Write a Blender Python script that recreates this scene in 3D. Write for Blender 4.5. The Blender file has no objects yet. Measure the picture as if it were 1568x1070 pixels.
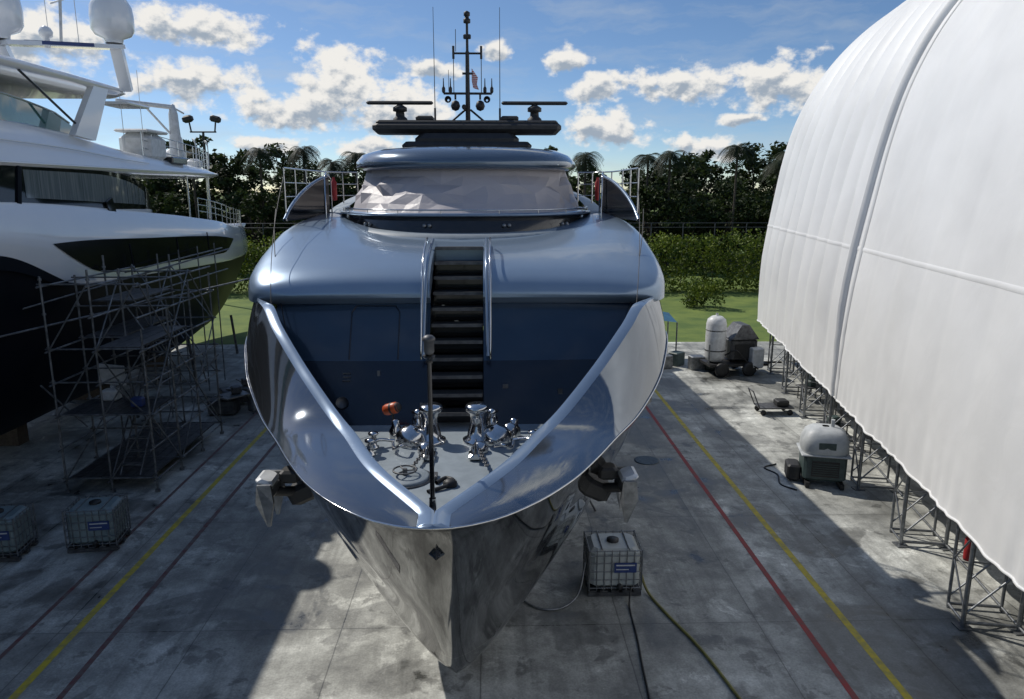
import bpy, math, random
import numpy as np
from mathutils import Vector, Matrix
random.seed(7); rng=np.random.default_rng(7)
scene=bpy.context.scene
R=math.radians
# ------------------------------------------------------------------ helpers
def pchip(xs,ys,x):
    xs=np.array(xs,float); ys=np.array(ys,float); h=np.diff(xs); d=np.diff(ys)/h
    m=np.zeros(len(xs)); m[0]=d[0]; m[-1]=d[-1]
    for i in range(1,len(xs)-1):
        if d[i-1]*d[i]>0:
            w1=2*h[i]+h[i-1]; w2=h[i]+2*h[i-1]
            m[i]=(w1+w2)/(w1/d[i-1]+w2/d[i])
    x=min(max(x,xs[0]),xs[-1]); k=min(int(np.searchsorted(xs,x,side='right'))-1,len(h)-1); k=max(k,0)
    t=(x-xs[k])/h[k]
    return float((2*t**3-3*t**2+1)*ys[k]+(t**3-2*t**2+t)*h[k]*m[k]+(-2*t**3+3*t**2)*ys[k+1]+(t**3-t**2)*h[k]*m[k+1])

def link(ob,parent=None):
    scene.collection.objects.link(ob)
    if parent is not None: ob.parent=parent
    return ob
def empty(name,loc=(0,0,0),rz=0):
    e=bpy.data.objects.new(name,None); e.location=loc; e.rotation_euler=(0,0,rz); e.empty_display_size=.3
    return link(e)
def mesh_obj(name,verts,faces,mats,parent=None,smooth=False,fm=None):
    me=bpy.data.meshes.new(name); me.from_pydata([tuple(v) for v in verts],[],faces)
    if not isinstance(mats,(list,tuple)): mats=[mats]
    for m in mats: me.materials.append(m)
    if fm is not None: me.polygons.foreach_set('material_index',fm)
    if smooth: me.polygons.foreach_set('use_smooth',[True]*len(me.polygons))
    me.update()
    return link(bpy.data.objects.new(name,me),parent)
def fixn(ob):
    import bmesh
    bm=bmesh.new(); bm.from_mesh(ob.data); bmesh.ops.remove_doubles(bm,verts=bm.verts,dist=1e-4)
    bmesh.ops.recalc_face_normals(bm,faces=bm.faces); bm.to_mesh(ob.data); bm.free(); return ob
def loft(name,secs,mat,parent=None,smooth=True,closed=False,caps=False):
    n=len(secs[0]); V=[p for s in secs for p in s]; F=[]
    for i in range(len(secs)-1):
        for j in range(n if closed else n-1):
            a=i*n+j; b=i*n+(j+1)%n; F.append((a,b,b+n,a+n))
    if caps: F.append(tuple(range(n-1,-1,-1))); F.append(tuple((len(secs)-1)*n+k for k in range(n)))
    return fixn(mesh_obj(name,V,F,mat,parent,smooth))
class B:
    def __init__(s): s.v=[];s.f=[];s.m=[];s.sm=[]
    def add(s,vs,fs,mi=0,sm=False):
        o=len(s.v); s.v+= [tuple(v) for v in vs]
        for f in fs: s.f.append(tuple(o+i for i in f)); s.m.append(mi); s.sm.append(sm)
    def box(s,c,d,mi=0,rz=0,rx=0,ry=0,bev=0):
        M=Matrix.Rotation(rz,3,'Z')@Matrix.Rotation(ry,3,'Y')@Matrix.Rotation(rx,3,'X'); c=Vector(c)
        hx,hy,hz=d[0]/2,d[1]/2,d[2]/2
        if bev<=0:
            vs=[c+M@Vector((x*hx,y*hy,z*hz)) for x in(-1,1) for y in(-1,1) for z in(-1,1)]
            s.add(vs,[(0,1,3,2),(4,6,7,5),(0,4,5,1),(2,3,7,6),(0,2,6,4),(1,5,7,3)],mi); return
        b=min(bev,hx*.9,hy*.9,hz*.9); rings=[]
        for z,ins in((-hz,b),(-hz+b,0),(hz-b,0),(hz,b)):
            X=hx-ins;Y=hy-ins;k=b
            rings.append([c+M@Vector(p) for p in((X-k,-Y,z),(X,-Y+k,z),(X,Y-k,z),(X-k,Y,z),(-X+k,Y,z),(-X,Y-k,z),(-X,-Y+k,z),(-X+k,-Y,z))])
        vs=[p for r in rings for p in r]; fs=[]
        for i in range(3):
            for j in range(8): fs.append((i*8+j,i*8+(j+1)%8,(i+1)*8+(j+1)%8,(i+1)*8+j))
        fs.append(tuple(range(7,-1,-1))); fs.append(tuple(range(24,32))); s.add(vs,fs,mi)
    def cyl(s,p0,p1,r0,r1=None,n=10,mi=0,cap=True,sm=True):
        if r1 is None:r1=r0
        p0=Vector(p0);p1=Vector(p1);a=(p1-p0)
        if a.length<1e-6:return
        a.normalize(); u=a.orthogonal().normalized(); w=a.cross(u)
        vs=[p0+(u*math.cos(2*math.pi*i/n)+w*math.sin(2*math.pi*i/n))*r0 for i in range(n)]+[p1+(u*math.cos(2*math.pi*i/n)+w*math.sin(2*math.pi*i/n))*r1 for i in range(n)]
        s.add(vs,[(i,(i+1)%n,n+(i+1)%n,n+i) for i in range(n)],mi,sm)
        if cap: s.add(vs[:n],[tuple(range(n-1,-1,-1))],mi); s.add(vs[n:],[tuple(range(n))],mi)
    def beam(s,p0,p1,wd,ht,mi=0):
        p0=Vector(p0);p1=Vector(p1);a=(p1-p0).normalized(); u=a.cross(Vector((0,0,1)))
        if u.length<.1:u=Vector((1,0,0))
        u.normalize(); w=u.cross(a); vs=[p+u*x*wd/2+w*z*ht/2 for p in(p0,p1) for x,z in((-1,-1),(1,-1),(1,1),(-1,1))]
        s.add(vs,[(3,2,1,0),(4,5,6,7)]+[(i,(i+1)%4,4+(i+1)%4,4+i) for i in range(4)],mi)
    def tube(s,pts,r,n=8,mi=0):
        pts=[Vector(p) for p in pts]; vs=[];u=None
        for i,p in enumerate(pts):
            a=(pts[min(i+1,len(pts)-1)]-pts[max(i-1,0)]).normalized()
            if u is None:u=a.orthogonal().normalized()
            u=(u-a*u.dot(a)).normalized(); w=a.cross(u)
            vs+=[p+(u*math.cos(2*math.pi*k/n)+w*math.sin(2*math.pi*k/n))*r for k in range(n)]
        fs=[(i*n+k,i*n+(k+1)%n,(i+1)*n+(k+1)%n,(i+1)*n+k) for i in range(len(pts)-1) for k in range(n)]
        s.add(vs,fs,mi,True)
    def lathe(s,c,prof,n=20,mi=0,axis=(0,0,1),sc=(1,1)):
        c=Vector(c);a=Vector(axis).normalized();u=a.orthogonal().normalized();w=a.cross(u);vs=[]
        if abs(a.z)>.99: u=Vector((1,0,0));w=Vector((0,1,0))*(1 if a.z>0 else -1)
        for r,h in prof:
            vs+=[c+a*h+(u*math.cos(2*math.pi*k/n)*sc[0]+w*math.sin(2*math.pi*k/n)*sc[1])*max(r,1e-4) for k in range(n)]
        fs=[(i*n+k,i*n+(k+1)%n,(i+1)*n+(k+1)%n,(i+1)*n+k) for i in range(len(prof)-1) for k in range(n)]
        s.add(vs,fs,mi,True)
    def obj(s,name,mats,parent=None):
        me=bpy.data.meshes.new(name); me.from_pydata(s.v,[],s.f)
        if not isinstance(mats,(list,tuple)):mats=[mats]
        for m in mats: me.materials.append(m)
        me.polygons.foreach_set('material_index',s.m); me.polygons.foreach_set('use_smooth',s.sm); me.update()
        return link(bpy.data.objects.new(name,me),parent)
def arc(p0,p1,p2,n=14):
    p0,p1,p2=map(Vector,(p0,p1,p2)); return [(1-t)**2*p0+2*t*(1-t)*p1+t*t*p2 for t in [i/n for i in range(n+1)]]
def crom(pts,n=10):
    P=[Vector(p) for p in pts]; P=[P[0]*2-P[1]]+P+[P[-1]*2-P[-2]]; out=[]
    for i in range(1,len(P)-2):
        for k in range(n):
            t=k/n; a,b,c,d=P[i-1:i+3]
            out.append(.5*((2*b)+(c-a)*t+(2*a-5*b+4*c-d)*t*t+(3*b-a-3*c+d)*t**3))
    out.append(P[-2]); return out

# ------------------------------------------------------------------ materials
def nt(name):
    m=bpy.data.materials.new(name); m.use_nodes=True; t=m.node_tree; return m,t,t.nodes['Principled BSDF']
def c4(c): return (c[0],c[1],c[2],1) if not isinstance(c,(int,float)) else (c,c,c,1)
def pmat(name,c1,c2=None,scale=3,rough=.5,metal=0,bump=0,bscale=20,coat=0,r2=None,spec=.5,trans=0,detail=4,stretch=None):
    m,t,p=nt(name); N=t.nodes;L=t.links
    tc=N.new('ShaderNodeTexCoord'); src=tc.outputs['Object']
    if stretch:
        mp=N.new('ShaderNodeMapping'); mp.inputs['Scale'].default_value=stretch; L.new(src,mp.inputs[0]); src=mp.outputs[0]
    p.inputs['Base Color'].default_value=c4(c1); p.inputs['Roughness'].default_value=rough; p.inputs['Metallic'].default_value=metal
    p.inputs['Coat Weight'].default_value=coat; p.inputs['Coat Roughness'].default_value=.04; p.inputs['Specular IOR Level'].default_value=spec
    p.inputs['Transmission Weight'].default_value=trans
    nz=N.new('ShaderNodeTexNoise'); nz.inputs['Scale'].default_value=scale; nz.inputs['Detail'].default_value=detail; nz.inputs['Roughness'].default_value=.6; L.new(src,nz.inputs['Vector'])
    rp=N.new('ShaderNodeMapRange'); rp.inputs[1].default_value=.35; rp.inputs[2].default_value=.65; L.new(nz.outputs[0],rp.inputs[0])
    if c2 is not None:
        mx=N.new('ShaderNodeMixRGB'); mx.inputs[1].default_value=c4(c1); mx.inputs[2].default_value=c4(c2); L.new(rp.outputs[0],mx.inputs[0]); L.new(mx.outputs[0],p.inputs['Base Color'])
    if r2 is not None:
        mr=N.new('ShaderNodeMapRange'); mr.inputs[3].default_value=rough; mr.inputs[4].default_value=r2; L.new(rp.outputs[0],mr.inputs[0]); L.new(mr.outputs[0],p.inputs['Roughness'])
    if bump>0:
        nb=N.new('ShaderNodeTexNoise'); nb.inputs['Scale'].default_value=bscale; nb.inputs['Detail'].default_value=3; L.new(src,nb.inputs['Vector'])
        b=N.new('ShaderNodeBump'); b.inputs['Strength'].default_value=bump; b.inputs['Distance'].default_value=.05; L.new(nb.outputs[0],b.inputs['Height']); L.new(b.outputs[0],p.inputs['Normal'])
    return m
M={}
M['hull']=pmat('silver_hull_paint',(.20,.222,.25),(.185,.207,.233),1.2,.06,.9,coat=0,r2=.1,bump=.02,bscale=1.0)
M['rim']=pmat('rim_paint',(.20,.27,.37),(.18,.245,.34),2,.25,.35,coat=.6)
M['brow']=pmat('blue_silver_paint',(.24,.32,.42),(.215,.29,.385),1,.28,.5,coat=.4,r2=.32)
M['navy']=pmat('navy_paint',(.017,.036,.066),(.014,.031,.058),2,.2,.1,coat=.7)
M['navy2']=pmat('dark_navy_and_band_shade',(.006,.011,.022),(.005,.009,.018),2,.25,.1,coat=.4)  # dark parts, and the shade painted on the bulkhead's lower band
M['black']=pmat('black_gloss',(.01,.011,.013),(.015,.015,.017),4,.2,0,coat=.5)
M['matblack']=pmat('matt_black',(.015,.015,.016),(.025,.025,.025),6,.55)
M['roof']=pmat('roof_paint',(.11,.15,.2),(.095,.135,.185),1,.2,.5,coat=1)
M['deck']=pmat('deck_grey',(.25,.29,.32),(.2,.235,.26),4,.5,bump=.1,bscale=60)
M['chrome']=pmat('polished_steel',(.6,.6,.6),(.5,.5,.5),8,.1,1,r2=.2)
M['galv']=pmat('galvanised_steel',(.3,.31,.32),(.16,.17,.18),6,.42,.75)
M['scaf']=pmat('scaffold_steel',(.26,.27,.28),(.12,.125,.13),5,.5,.6)
M['galvd']=pmat('weathered_steel',(.14,.145,.15),(.07,.07,.075),6,.5,.6)
M['orange']=pmat('orange_plastic',(.6,.10,.02),(.4,.06,.015),6,.4)
M['red']=pmat('red_plastic',(.4,.025,.025),(.3,.02,.02),6,.5)
M['white']=pmat('white_gelcoat',(.8,.81,.82),(.76,.78,.8),.8,.16,0,coat=.8,r2=.24)
M['whitem']=pmat('white_plastic',(.66,.67,.67),(.5,.51,.5),5,.45)
M['hood']=pmat('faded_grey_plastic',(.5,.52,.52),(.36,.38,.39),3,.5)
M['glass']=pmat('dark_glass',(.006,.009,.011),(.01,.014,.016),.8,.05,0,coat=.6)
M['glassd']=pmat('tinted_glass',(.005,.007,.009),(.008,.01,.012),.8,.12,0,spec=.2)
M['glassg']=pmat('green_glass',(.05,.14,.13),(.04,.11,.1),.8,.05,0,coat=1)
M['curtain']=pmat('curtain_glass',(.10,.13,.14),(.22,.25,.26),1,.08,0,coat=1,stretch=(1,14,.5))
M['nhull']=pmat('black_hull_paint',(.004,.006,.011),(.006,.008,.014),1.2,.4,0,coat=0,spec=.05)
M['wood']=pmat('timber',(.12,.09,.06),(.07,.05,.035),8,.8,stretch=(1,6,1))
M['label']=pmat('blue_label',(.03,.06,.2),(.03,.05,.16),8,.5)
M['greenm']=pmat('machine_green',(.06,.09,.085),(.03,.05,.05),6,.5)
M['hose']=pmat('yellow_hose',(.26,.23,.06),(.18,.16,.05),8,.5)
M['grate']=pmat('cast_iron',(.05,.07,.09),(.09,.12,.14),12,.6,.3)
M['bark']=pmat('bark',(.1,.08,.06),(.05,.04,.03),3,.9)
M['yellow']=pmat('yellow_line',(.62,.48,.03),(.34,.29,.09),5,.7,detail=10)
M['redl']=pmat('red_line',(.36,.035,.035),(.18,.07,.06),5,.7,detail=10)
M['redf']=pmat('faded_red_line',(.16,.05,.05),(.15,.13,.12),5,.7,detail=10)
def hull_low():
    m,t,p=nt('hull_lower_paint_and_reflection'); N=t.nodes;L=t.links
    g=N.new('ShaderNodeNewGeometry'); s=N.new('ShaderNodeSeparateXYZ'); L.new(g.outputs['Position'],s.inputs[0])
    cr=N.new('ShaderNodeValToRGB'); mp=N.new('ShaderNodeMapRange'); mp.inputs[1].default_value=0; mp.inputs[2].default_value=4; L.new(s.outputs[2],mp.inputs[0]); L.new(mp.outputs[0],cr.inputs[0])
    e=cr.color_ramp; e.interpolation='CONSTANT'; e.elements[0].color=(.035,.037,.04,1); e.elements[1].position=.36; e.elements[1].color=(.45,.42,.34,1)
    x=e.elements.new(.367); x.color=(.072,.072,.07,1)  # above the stripe: same hull paint, darkened to carry the ground's dark reflection
    L.new(cr.outputs[0],p.inputs['Base Color']); p.inputs['Metallic'].default_value=.95; p.inputs['Roughness'].default_value=.05; p.inputs['Coat Weight'].default_value=.6; p.inputs['Coat Roughness'].default_value=.03
    nb=N.new('ShaderNodeTexNoise'); nb.inputs['Scale'].default_value=.8; nb.inputs['Detail'].default_value=1
    b=N.new('ShaderNodeBump'); b.inputs['Strength'].default_value=.08; b.inputs['Distance'].default_value=.05; L.new(g.outputs['Position'],nb.inputs['Vector']); L.new(nb.outputs[0],b.inputs['Height']); L.new(b.outputs[0],p.inputs['Normal'])
    return m
M['hlow']=hull_low()
def fabric(name,col,tr,scale=1.2,bump=.3,dist=.05,dirt=.9):
    m,t,p=nt(name); N=t.nodes;L=t.links; out=N['Material Output']
    tc=N.new('ShaderNodeTexCoord'); nz=N.new('ShaderNodeTexNoise'); nz.inputs['Scale'].default_value=.35; nz.inputs['Detail'].default_value=6; L.new(tc.outputs['Object'],nz.inputs['Vector'])
    mx=N.new('ShaderNodeMixRGB'); mx.inputs[1].default_value=c4([c*dirt for c in col]); mx.inputs[2].default_value=c4(col); mr=N.new('ShaderNodeMapRange'); mr.inputs[1].default_value=.35; mr.inputs[2].default_value=.6
    L.new(nz.outputs[0],mr.inputs[0]); L.new(mr.outputs[0],mx.inputs[0]); L.new(mx.outputs[0],p.inputs['Base Color']); p.inputs['Roughness'].default_value=.5
    nb=N.new('ShaderNodeTexNoise'); nb.inputs['Scale'].default_value=scale; nb.inputs['Detail'].default_value=4; nb.inputs['Distortion'].default_value=.6; L.new(tc.outputs['Object'],nb.inputs['Vector'])
    b=N.new('ShaderNodeBump'); b.inputs['Strength'].default_value=bump; b.inputs['Distance'].default_value=dist; L.new(nb.outputs[0],b.inputs['Height']); L.new(b.outputs[0],p.inputs['Normal'])
    tl=N.new('ShaderNodeBsdfTranslucent'); L.new(mx.outputs[0],tl.inputs[0]); L.new(b.outputs[0],tl.inputs['Normal'])
    ms=N.new('ShaderNodeMixShader'); ms.inputs[0].default_value=tr; L.new(p.outputs[0],ms.inputs[1]); L.new(tl.outputs[0],ms.inputs[2]); L.new(ms.outputs[0],out.inputs[0])
    return m
M['tent']=fabric('white_membrane',(.84,.84,.83),.12)
M['cover']=fabric('grey_mesh_cover',(.44,.41,.42),.05,2.0,.35,.08,.86)
def leafmat(name,a,b):
    m,t,p=nt(name); N=t.nodes;L=t.links; out=N['Material Output']
    g=N.new('ShaderNodeNewGeometry'); nz=N.new('ShaderNodeTexNoise'); nz.inputs['Scale'].default_value=.5; nz.inputs['Detail'].default_value=2; L.new(g.outputs['Position'],nz.inputs['Vector'])
    ad=N.new('ShaderNodeMath'); ad.operation='ADD'; L.new(nz.outputs[0],ad.inputs[0]); rr=N.new('ShaderNodeMath'); rr.operation='MULTIPLY'; rr.inputs[1].default_value=.3; L.new(g.outputs['Random Per Island'],rr.inputs[0]); L.new(rr.outputs[0],ad.inputs[1])
    mr=N.new('ShaderNodeMapRange'); mr.inputs[1].default_value=.45; mr.inputs[2].default_value=.85; L.new(ad.outputs[0],mr.inputs[0])
    mx=N.new('ShaderNodeMixRGB'); mx.inputs[1].default_value=c4(a); mx.inputs[2].default_value=c4(b); L.new(mr.outputs[0],mx.inputs[0]); L.new(mx.outputs[0],p.inputs['Base Color']); p.inputs['Roughness'].default_value=.6; p.inputs['Specular IOR Level'].default_value=.25
    tl=N.new('ShaderNodeBsdfTranslucent'); L.new(mx.outputs[0],tl.inputs[0]); ms=N.new('ShaderNodeMixShader'); ms.inputs[0].default_value=.25; L.new(p.outputs[0],ms.inputs[1]); L.new(tl.outputs[0],ms.inputs[2]); L.new(ms.outputs[0],out.inputs[0])
    return m
M['leaf']=leafmat('tree_foliage',(.014,.024,.007),(.05,.075,.02))
M['hedge']=leafmat('hedge_foliage',(.03,.06,.01),(.19,.24,.03))
M['palm']=leafmat('palm_foliage',(.012,.02,.008),(.035,.05,.016))
def concrete():
    m,t,p=nt('concrete_pavement'); N=t.nodes;L=t.links
    g=N.new('ShaderNodeNewGeometry'); P=g.outputs['Position']; s=N.new('ShaderNodeSeparateXYZ'); L.new(P,s.inputs[0])
    def math_(op,a,b=None,c=None):
        n=N.new('ShaderNodeMath'); n.operation=op
        for i,v in enumerate((a,b,c)):
            if v is None: continue
            if isinstance(v,(int,float)): n.inputs[i].default_value=v
            else: L.new(v,n.inputs[i])
        return n.outputs[0]
    def noise(sc,det=6,dis=0,vec=P,ro=.55):
        n=N.new('ShaderNodeTexNoise'); n.inputs['Scale'].default_value=sc; n.inputs['Detail'].default_value=det; n.inputs['Distortion'].default_value=dis; n.inputs['Roughness'].default_value=ro; L.new(vec,n.inputs['Vector']); return n.outputs[0]
    def rng_(v,a,b,c,d):
        n=N.new('ShaderNodeMapRange'); L.new(v,n.inputs[0]); 
        for i,k in enumerate((a,b,c,d)): n.inputs[i+1].default_value=k
        return n.outputs[0]
    def joint(co,off,sp,w):
        a=math_('DIVIDE',math_('ADD',co,-off+1000*sp),sp); fr=math_('FRACT',a); d=math_('MULTIPLY',math_('MINIMUM',fr,math_('SUBTRACT',1,fr)),sp)
        return math_('LESS_THAN',d,w), math_('FLOOR',a), d
    wob=math_('MULTIPLY',noise(3,2),.025)
    jx,fx,dx=joint(math_('ADD',s.outputs[0],wob),2.7,2.93,.012); jy,fy,dy=joint(math_('ADD',s.outputs[1],wob),14,5.2,.011)
    J=math_('MAXIMUM',jx,jy)
    cv=N.new('ShaderNodeCombineXYZ'); L.new(fx,cv.inputs[0]); L.new(fy,cv.inputs[1]); wn=N.new('ShaderNodeTexWhiteNoise'); L.new(cv.outputs[0],wn.inputs[0])
    slab=rng_(wn.outputs[0],0,1,.88,1.1)
    big=rng_(noise(.28,6,.5,ro=.6),.38,.62,.5,1.2)
    med=rng_(noise(1.3,7,.2,ro=.7),.33,.67,.62,1.2)
    fin=rng_(noise(24,3),.3,.7,.8,1.14)
    sp=rng_(noise(1.1,6,.3,ro=.65),.58,.63,1,.55)
    lt=rng_(noise(.75,7,.5,ro=.75),.58,.62,1,1.4)
    near=rng_(math_('MINIMUM',dx,dy),0,.35,.82,1)
    mp=N.new('ShaderNodeMapping'); mp.inputs['Scale'].default_value=(2.6,.22,1); L.new(P,mp.inputs[0])
    trk=rng_(noise(1,5,.3,mp.outputs[0],.6),.5,.68,1.05,.7)
    wetv=noise(.42,5,.6,ro=.5); wet=rng_(wetv,.56,.585,0,1)
    v=math_('MULTIPLY',slab,big)
    for k in (med,fin,sp,lt,near,trk): v=math_('MULTIPLY',v,k)
    v=math_('MULTIPLY',v,math_('SUBTRACT',1,math_('MULTIPLY',J,.5)))
    vw=math_('MULTIPLY',v,math_('SUBTRACT',1,math_('MULTIPLY',wet,.38)))
    base=N.new('ShaderNodeMixRGB'); base.blend_type='MULTIPLY'; base.inputs[0].default_value=1; base.inputs[1].default_value=(.46,.465,.43,1)
    cc=N.new('ShaderNodeCombineXYZ'); 
    for i in range(3): L.new(vw,cc.inputs[i])
    L.new(cc.outputs[0],base.inputs[2]); L.new(base.outputs[0],p.inputs['Base Color'])
    rgh=math_('SUBTRACT',rng_(v,.2,.7,.38,.85),math_('MULTIPLY',wet,.25)); L.new(rgh,p.inputs['Roughness'])
    b=N.new('ShaderNodeBump'); b.inputs['Strength'].default_value=.2; b.inputs['Distance'].default_value=.02; L.new(math_('SUBTRACT',noise(9,4),math_('MULTIPLY',J,1.0)),b.inputs['Height']); L.new(b.outputs[0],p.inputs['Normal'])
    return m
M['conc']=concrete()
M['grass']=pmat('grass',(.07,.12,.02),(.15,.2,.035),.5,.9,bump=.3,bscale=12,detail=10)

# ------------------------------------------------------------------ camera
cam=bpy.data.cameras.new('camera'); co=link(bpy.data.objects.new('camera',cam)); scene.camera=co
co.location=(0,0,9); co.rotation_euler=(R(90-12.18),0,R(-1.62)); cam.sensor_width=36; cam.lens=25.95; cam.clip_end=6000; cam.clip_start=.1
scene.view_settings.view_transform='Standard'; scene.view_settings.look='None'; scene.view_settings.exposure=0

# ------------------------------------------------------------------ sun + world
AZ,EL=-50,46
sd=Vector((math.sin(R(AZ))*math.cos(R(EL)),math.cos(R(AZ))*math.cos(R(EL)),math.sin(R(EL))))
sl=bpy.data.lights.new('sun','SUN'); sl.energy=3.7; sl.angle=R(.5); sl.color=(1,.95,.87)
so=link(bpy.data.objects.new('sun',sl)); so.rotation_euler=(-sd).to_track_quat('-Z','Y').to_euler(); so.location=(-30,30,40)
w=bpy.data.worlds.new('World'); scene.world=w; w.use_nodes=True; t=w.node_tree; N=t.nodes; L=t.links; N.clear()
def mth(op,a,b=None,c=None):
    n=N.new('ShaderNodeMath'); n.operation=op
    for i,v in enumerate((a,b,c)):
        if v is None: continue
        if isinstance(v,(int,float)): n.inputs[i].default_value=v
        else: L.new(v,n.inputs[i])
    return n.outputs[0]
def mrg(v,a,b,c,d,smooth=False):
    n=N.new('ShaderNodeMapRange'); L.new(v,n.inputs[0])
    if smooth: n.interpolation_type='SMOOTHSTEP'
    for i,k in enumerate((a,b,c,d)): n.inputs[i+1].default_value=k
    return n.outputs[0]
out=N.new('ShaderNodeOutputWorld'); tc=N.new('ShaderNodeTexCoord'); D=tc.outputs['Generated']
sx=N.new('ShaderNodeSeparateXYZ'); L.new(D,sx.inputs[0])
sky=N.new('ShaderNodeTexSky'); sky.sky_type='NISHITA'; sky.sun_disc=False; sky.sun_elevation=R(EL); sky.sun_rotation=R(AZ); sky.air_density=1; sky.dust_density=.3; sky.ozone_density=2.5
cb=N.new('ShaderNodeCombineXYZ'); L.new(sx.outputs[0],cb.inputs[0]); L.new(sx.outputs[1],cb.inputs[1]); L.new(mth('ADD',mth('MULTIPLY',sx.outputs[2],1.8),.015),cb.inputs[2])
nm=N.new('ShaderNodeVectorMath'); nm.operation='NORMALIZE'; L.new(cb.outputs[0],nm.inputs[0]); L.new(nm.outputs[0],sky.inputs[0])
hs=N.new('ShaderNodeHueSaturation'); hs.inputs['Saturation'].default_value=1.1; L.new(sky.outputs[0],hs.inputs['Color'])
bg=N.new('ShaderNodeBackground'); bg.inputs[1].default_value=.112; L.new(hs.outputs[0],bg.inputs[0])
az=mth('MULTIPLY',mth('ARCTAN2',sx.outputs[0],sx.outputs[1]),57.2958); el=mth('MULTIPLY',mth('ARCSINE',sx.outputs[2]),57.2958)
ae=N.new('ShaderNodeCombineXYZ'); L.new(az,ae.inputs[0]); L.new(el,ae.inputs[1])
def vop(op,a,b):
    n=N.new('ShaderNodeVectorMath'); n.operation=op
    for i,v in enumerate((a,b)):
        if v is None: continue
        if isinstance(v,tuple): n.inputs[i].default_value=v
        else: L.new(v,n.inputs[i])
    return n
wn=N.new('ShaderNodeTexNoise'); wn.inputs['Scale'].default_value=.5; wn.inputs['Detail'].default_value=3; L.new(ae.outputs[0],wn.inputs['Vector'])
warp=vop('ADD',ae.outputs[0],vop('MULTIPLY',vop('SUBTRACT',wn.outputs['Color'],(.5,.5,.5)).outputs[0],(1.8,1.2,0)).outputs[0]).outputs[0]
clouds=[(-20.4,10.7,5,1.4),(-20.8,7.3,4.5,1.5),(-14,5.4,5,1.5),(-10.8,7.5,3.8,2.6),(-6.3,5.8,3.8,2.3),(-4.3,8.6,2.6,.7),(.5,9.9,1.1,.8),(5.7,9.2,2,.9),(8.1,7.3,2.5,1.1),
 (14.4,7.4,4.2,1.4),(20.8,7.2,3.6,1.9),(8.6,4.5,3.6,1.5),(16,3.1,3,1),(18.2,5,1.4,.5),(-9,3.2,3,.8),(-16,3.0,3.4,.8),(-30,9,5,2),(26,4,4,1),
 (60,14,12,5),(-70,14,14,5),(120,12,18,6),(-125,16,18,6),(175,12,18,5),(10,34,14,5)]
mask=None; low=None
for a,e,rx,ry in clouds:
    d=vop('MULTIPLY',vop('SUBTRACT',warp,(a,e,0)).outputs[0],(1/rx,1/ry,0))
    ln=N.new('ShaderNodeVectorMath'); ln.operation='LENGTH'; L.new(d.outputs[0],ln.inputs[0])
    v=mth('SUBTRACT',1.18,ln.outputs['Value'])
    sy=N.new('ShaderNodeSeparateXYZ'); L.new(d.outputs[0],sy.inputs[0])
    vv=mth('MULTIPLY',mth('MAXIMUM',v,0),sy.outputs[1])
    mask=v if mask is None else mth('MAXIMUM',mask,v)
    low=vv if low is None else mth('ADD',low,vv)
def cn(vec,sc,det=6,ro=.58):
    n=N.new('ShaderNodeTexNoise'); n.inputs['Scale'].default_value=sc; n.inputs['Detail'].default_value=det; n.inputs['Roughness'].default_value=ro; L.new(vec,n.inputs['Vector']); return n.outputs[0]
squash=vop('MULTIPLY',ae.outputs[0],(1,1.35,0)).outputs[0]
n1=cn(squash,.5); n2=cn(vop('ADD',squash,(-.25,.55,0)).outputs[0],.5,4)
dens=mth('ADD',mask,mth('MULTIPLY',mth('SUBTRACT',n1,.5),2.5))
alpha=mrg(dens,.08,.62,0,1,True)
sh=mth('ADD',mth('MULTIPLY',mth('SUBTRACT',n1,n2),3.6),mth('MULTIPLY',low,1.4))
edge=mrg(dens,.25,1.3,.4,-.05)
shf=mrg(mth('ADD',sh,edge),-.45,.5,0,1,True)
ccol=N.new('ShaderNodeMixRGB'); ccol.inputs[1].default_value=(.38,.45,.54,1); ccol.inputs[2].default_value=(.97,.95,.91,1); L.new(shf,ccol.inputs[0])
cbg=N.new('ShaderNodeBackground'); cbg.inputs[1].default_value=.9; L.new(ccol.outputs[0],cbg.inputs[0])
cir=mrg(cn(vop('MULTIPLY',warp,(.3,1.3,0)).outputs[0],.35,5,.6),.48,.8,0,.5)
cirb=N.new('ShaderNodeBackground'); cirb.inputs[0].default_value=(.72,.8,.88,1); cirb.inputs[1].default_value=.7
m0=N.new('ShaderNodeMixShader'); L.new(cir,m0.inputs[0]); L.new(bg.outputs[0],m0.inputs[1]); L.new(cirb.outputs[0],m0.inputs[2])
m1=N.new('ShaderNodeMixShader'); L.new(alpha,m1.inputs[0]); L.new(m0.outputs[0],m1.inputs[1]); L.new(cbg.outputs[0],m1.inputs[2]); L.new(m1.outputs[0],out.inputs[0])
try: w.cycles.sampling_method='NONE'
except Exception: pass

# ------------------------------------------------------------------ ground
def sheet(name,x0,x1,y0,y1,z,mat,parent=None): return mesh_obj(name,[(x0,y0,z),(x1,y0,z),(x1,y1,z),(x0,y1,z)],[(0,1,2,3)],mat,parent)
sheet('ground',-2500,2500,-2500,2500,0,M['grass'])
sheet('concrete_pavement',-70,60,-60,43.5,.012,M['conc'])
def line(name,x,wd,m,z,y0=-30,y1=43): return sheet(name,x-wd/2,x+wd/2,y0,y1,z,m)
line('yellow_marking_line',7.5,.16,M['yellow'],.016); line('yellow_marking_line',-8.7,.16,M['yellow'],.016)
line('red_marking_line',6.54,.13,M['redl'],.016); line('red_marking_line',-7.85,.12,M['redf'],.016); line('red_marking_line',-9.7,.1,M['redf'],.016)

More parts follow.
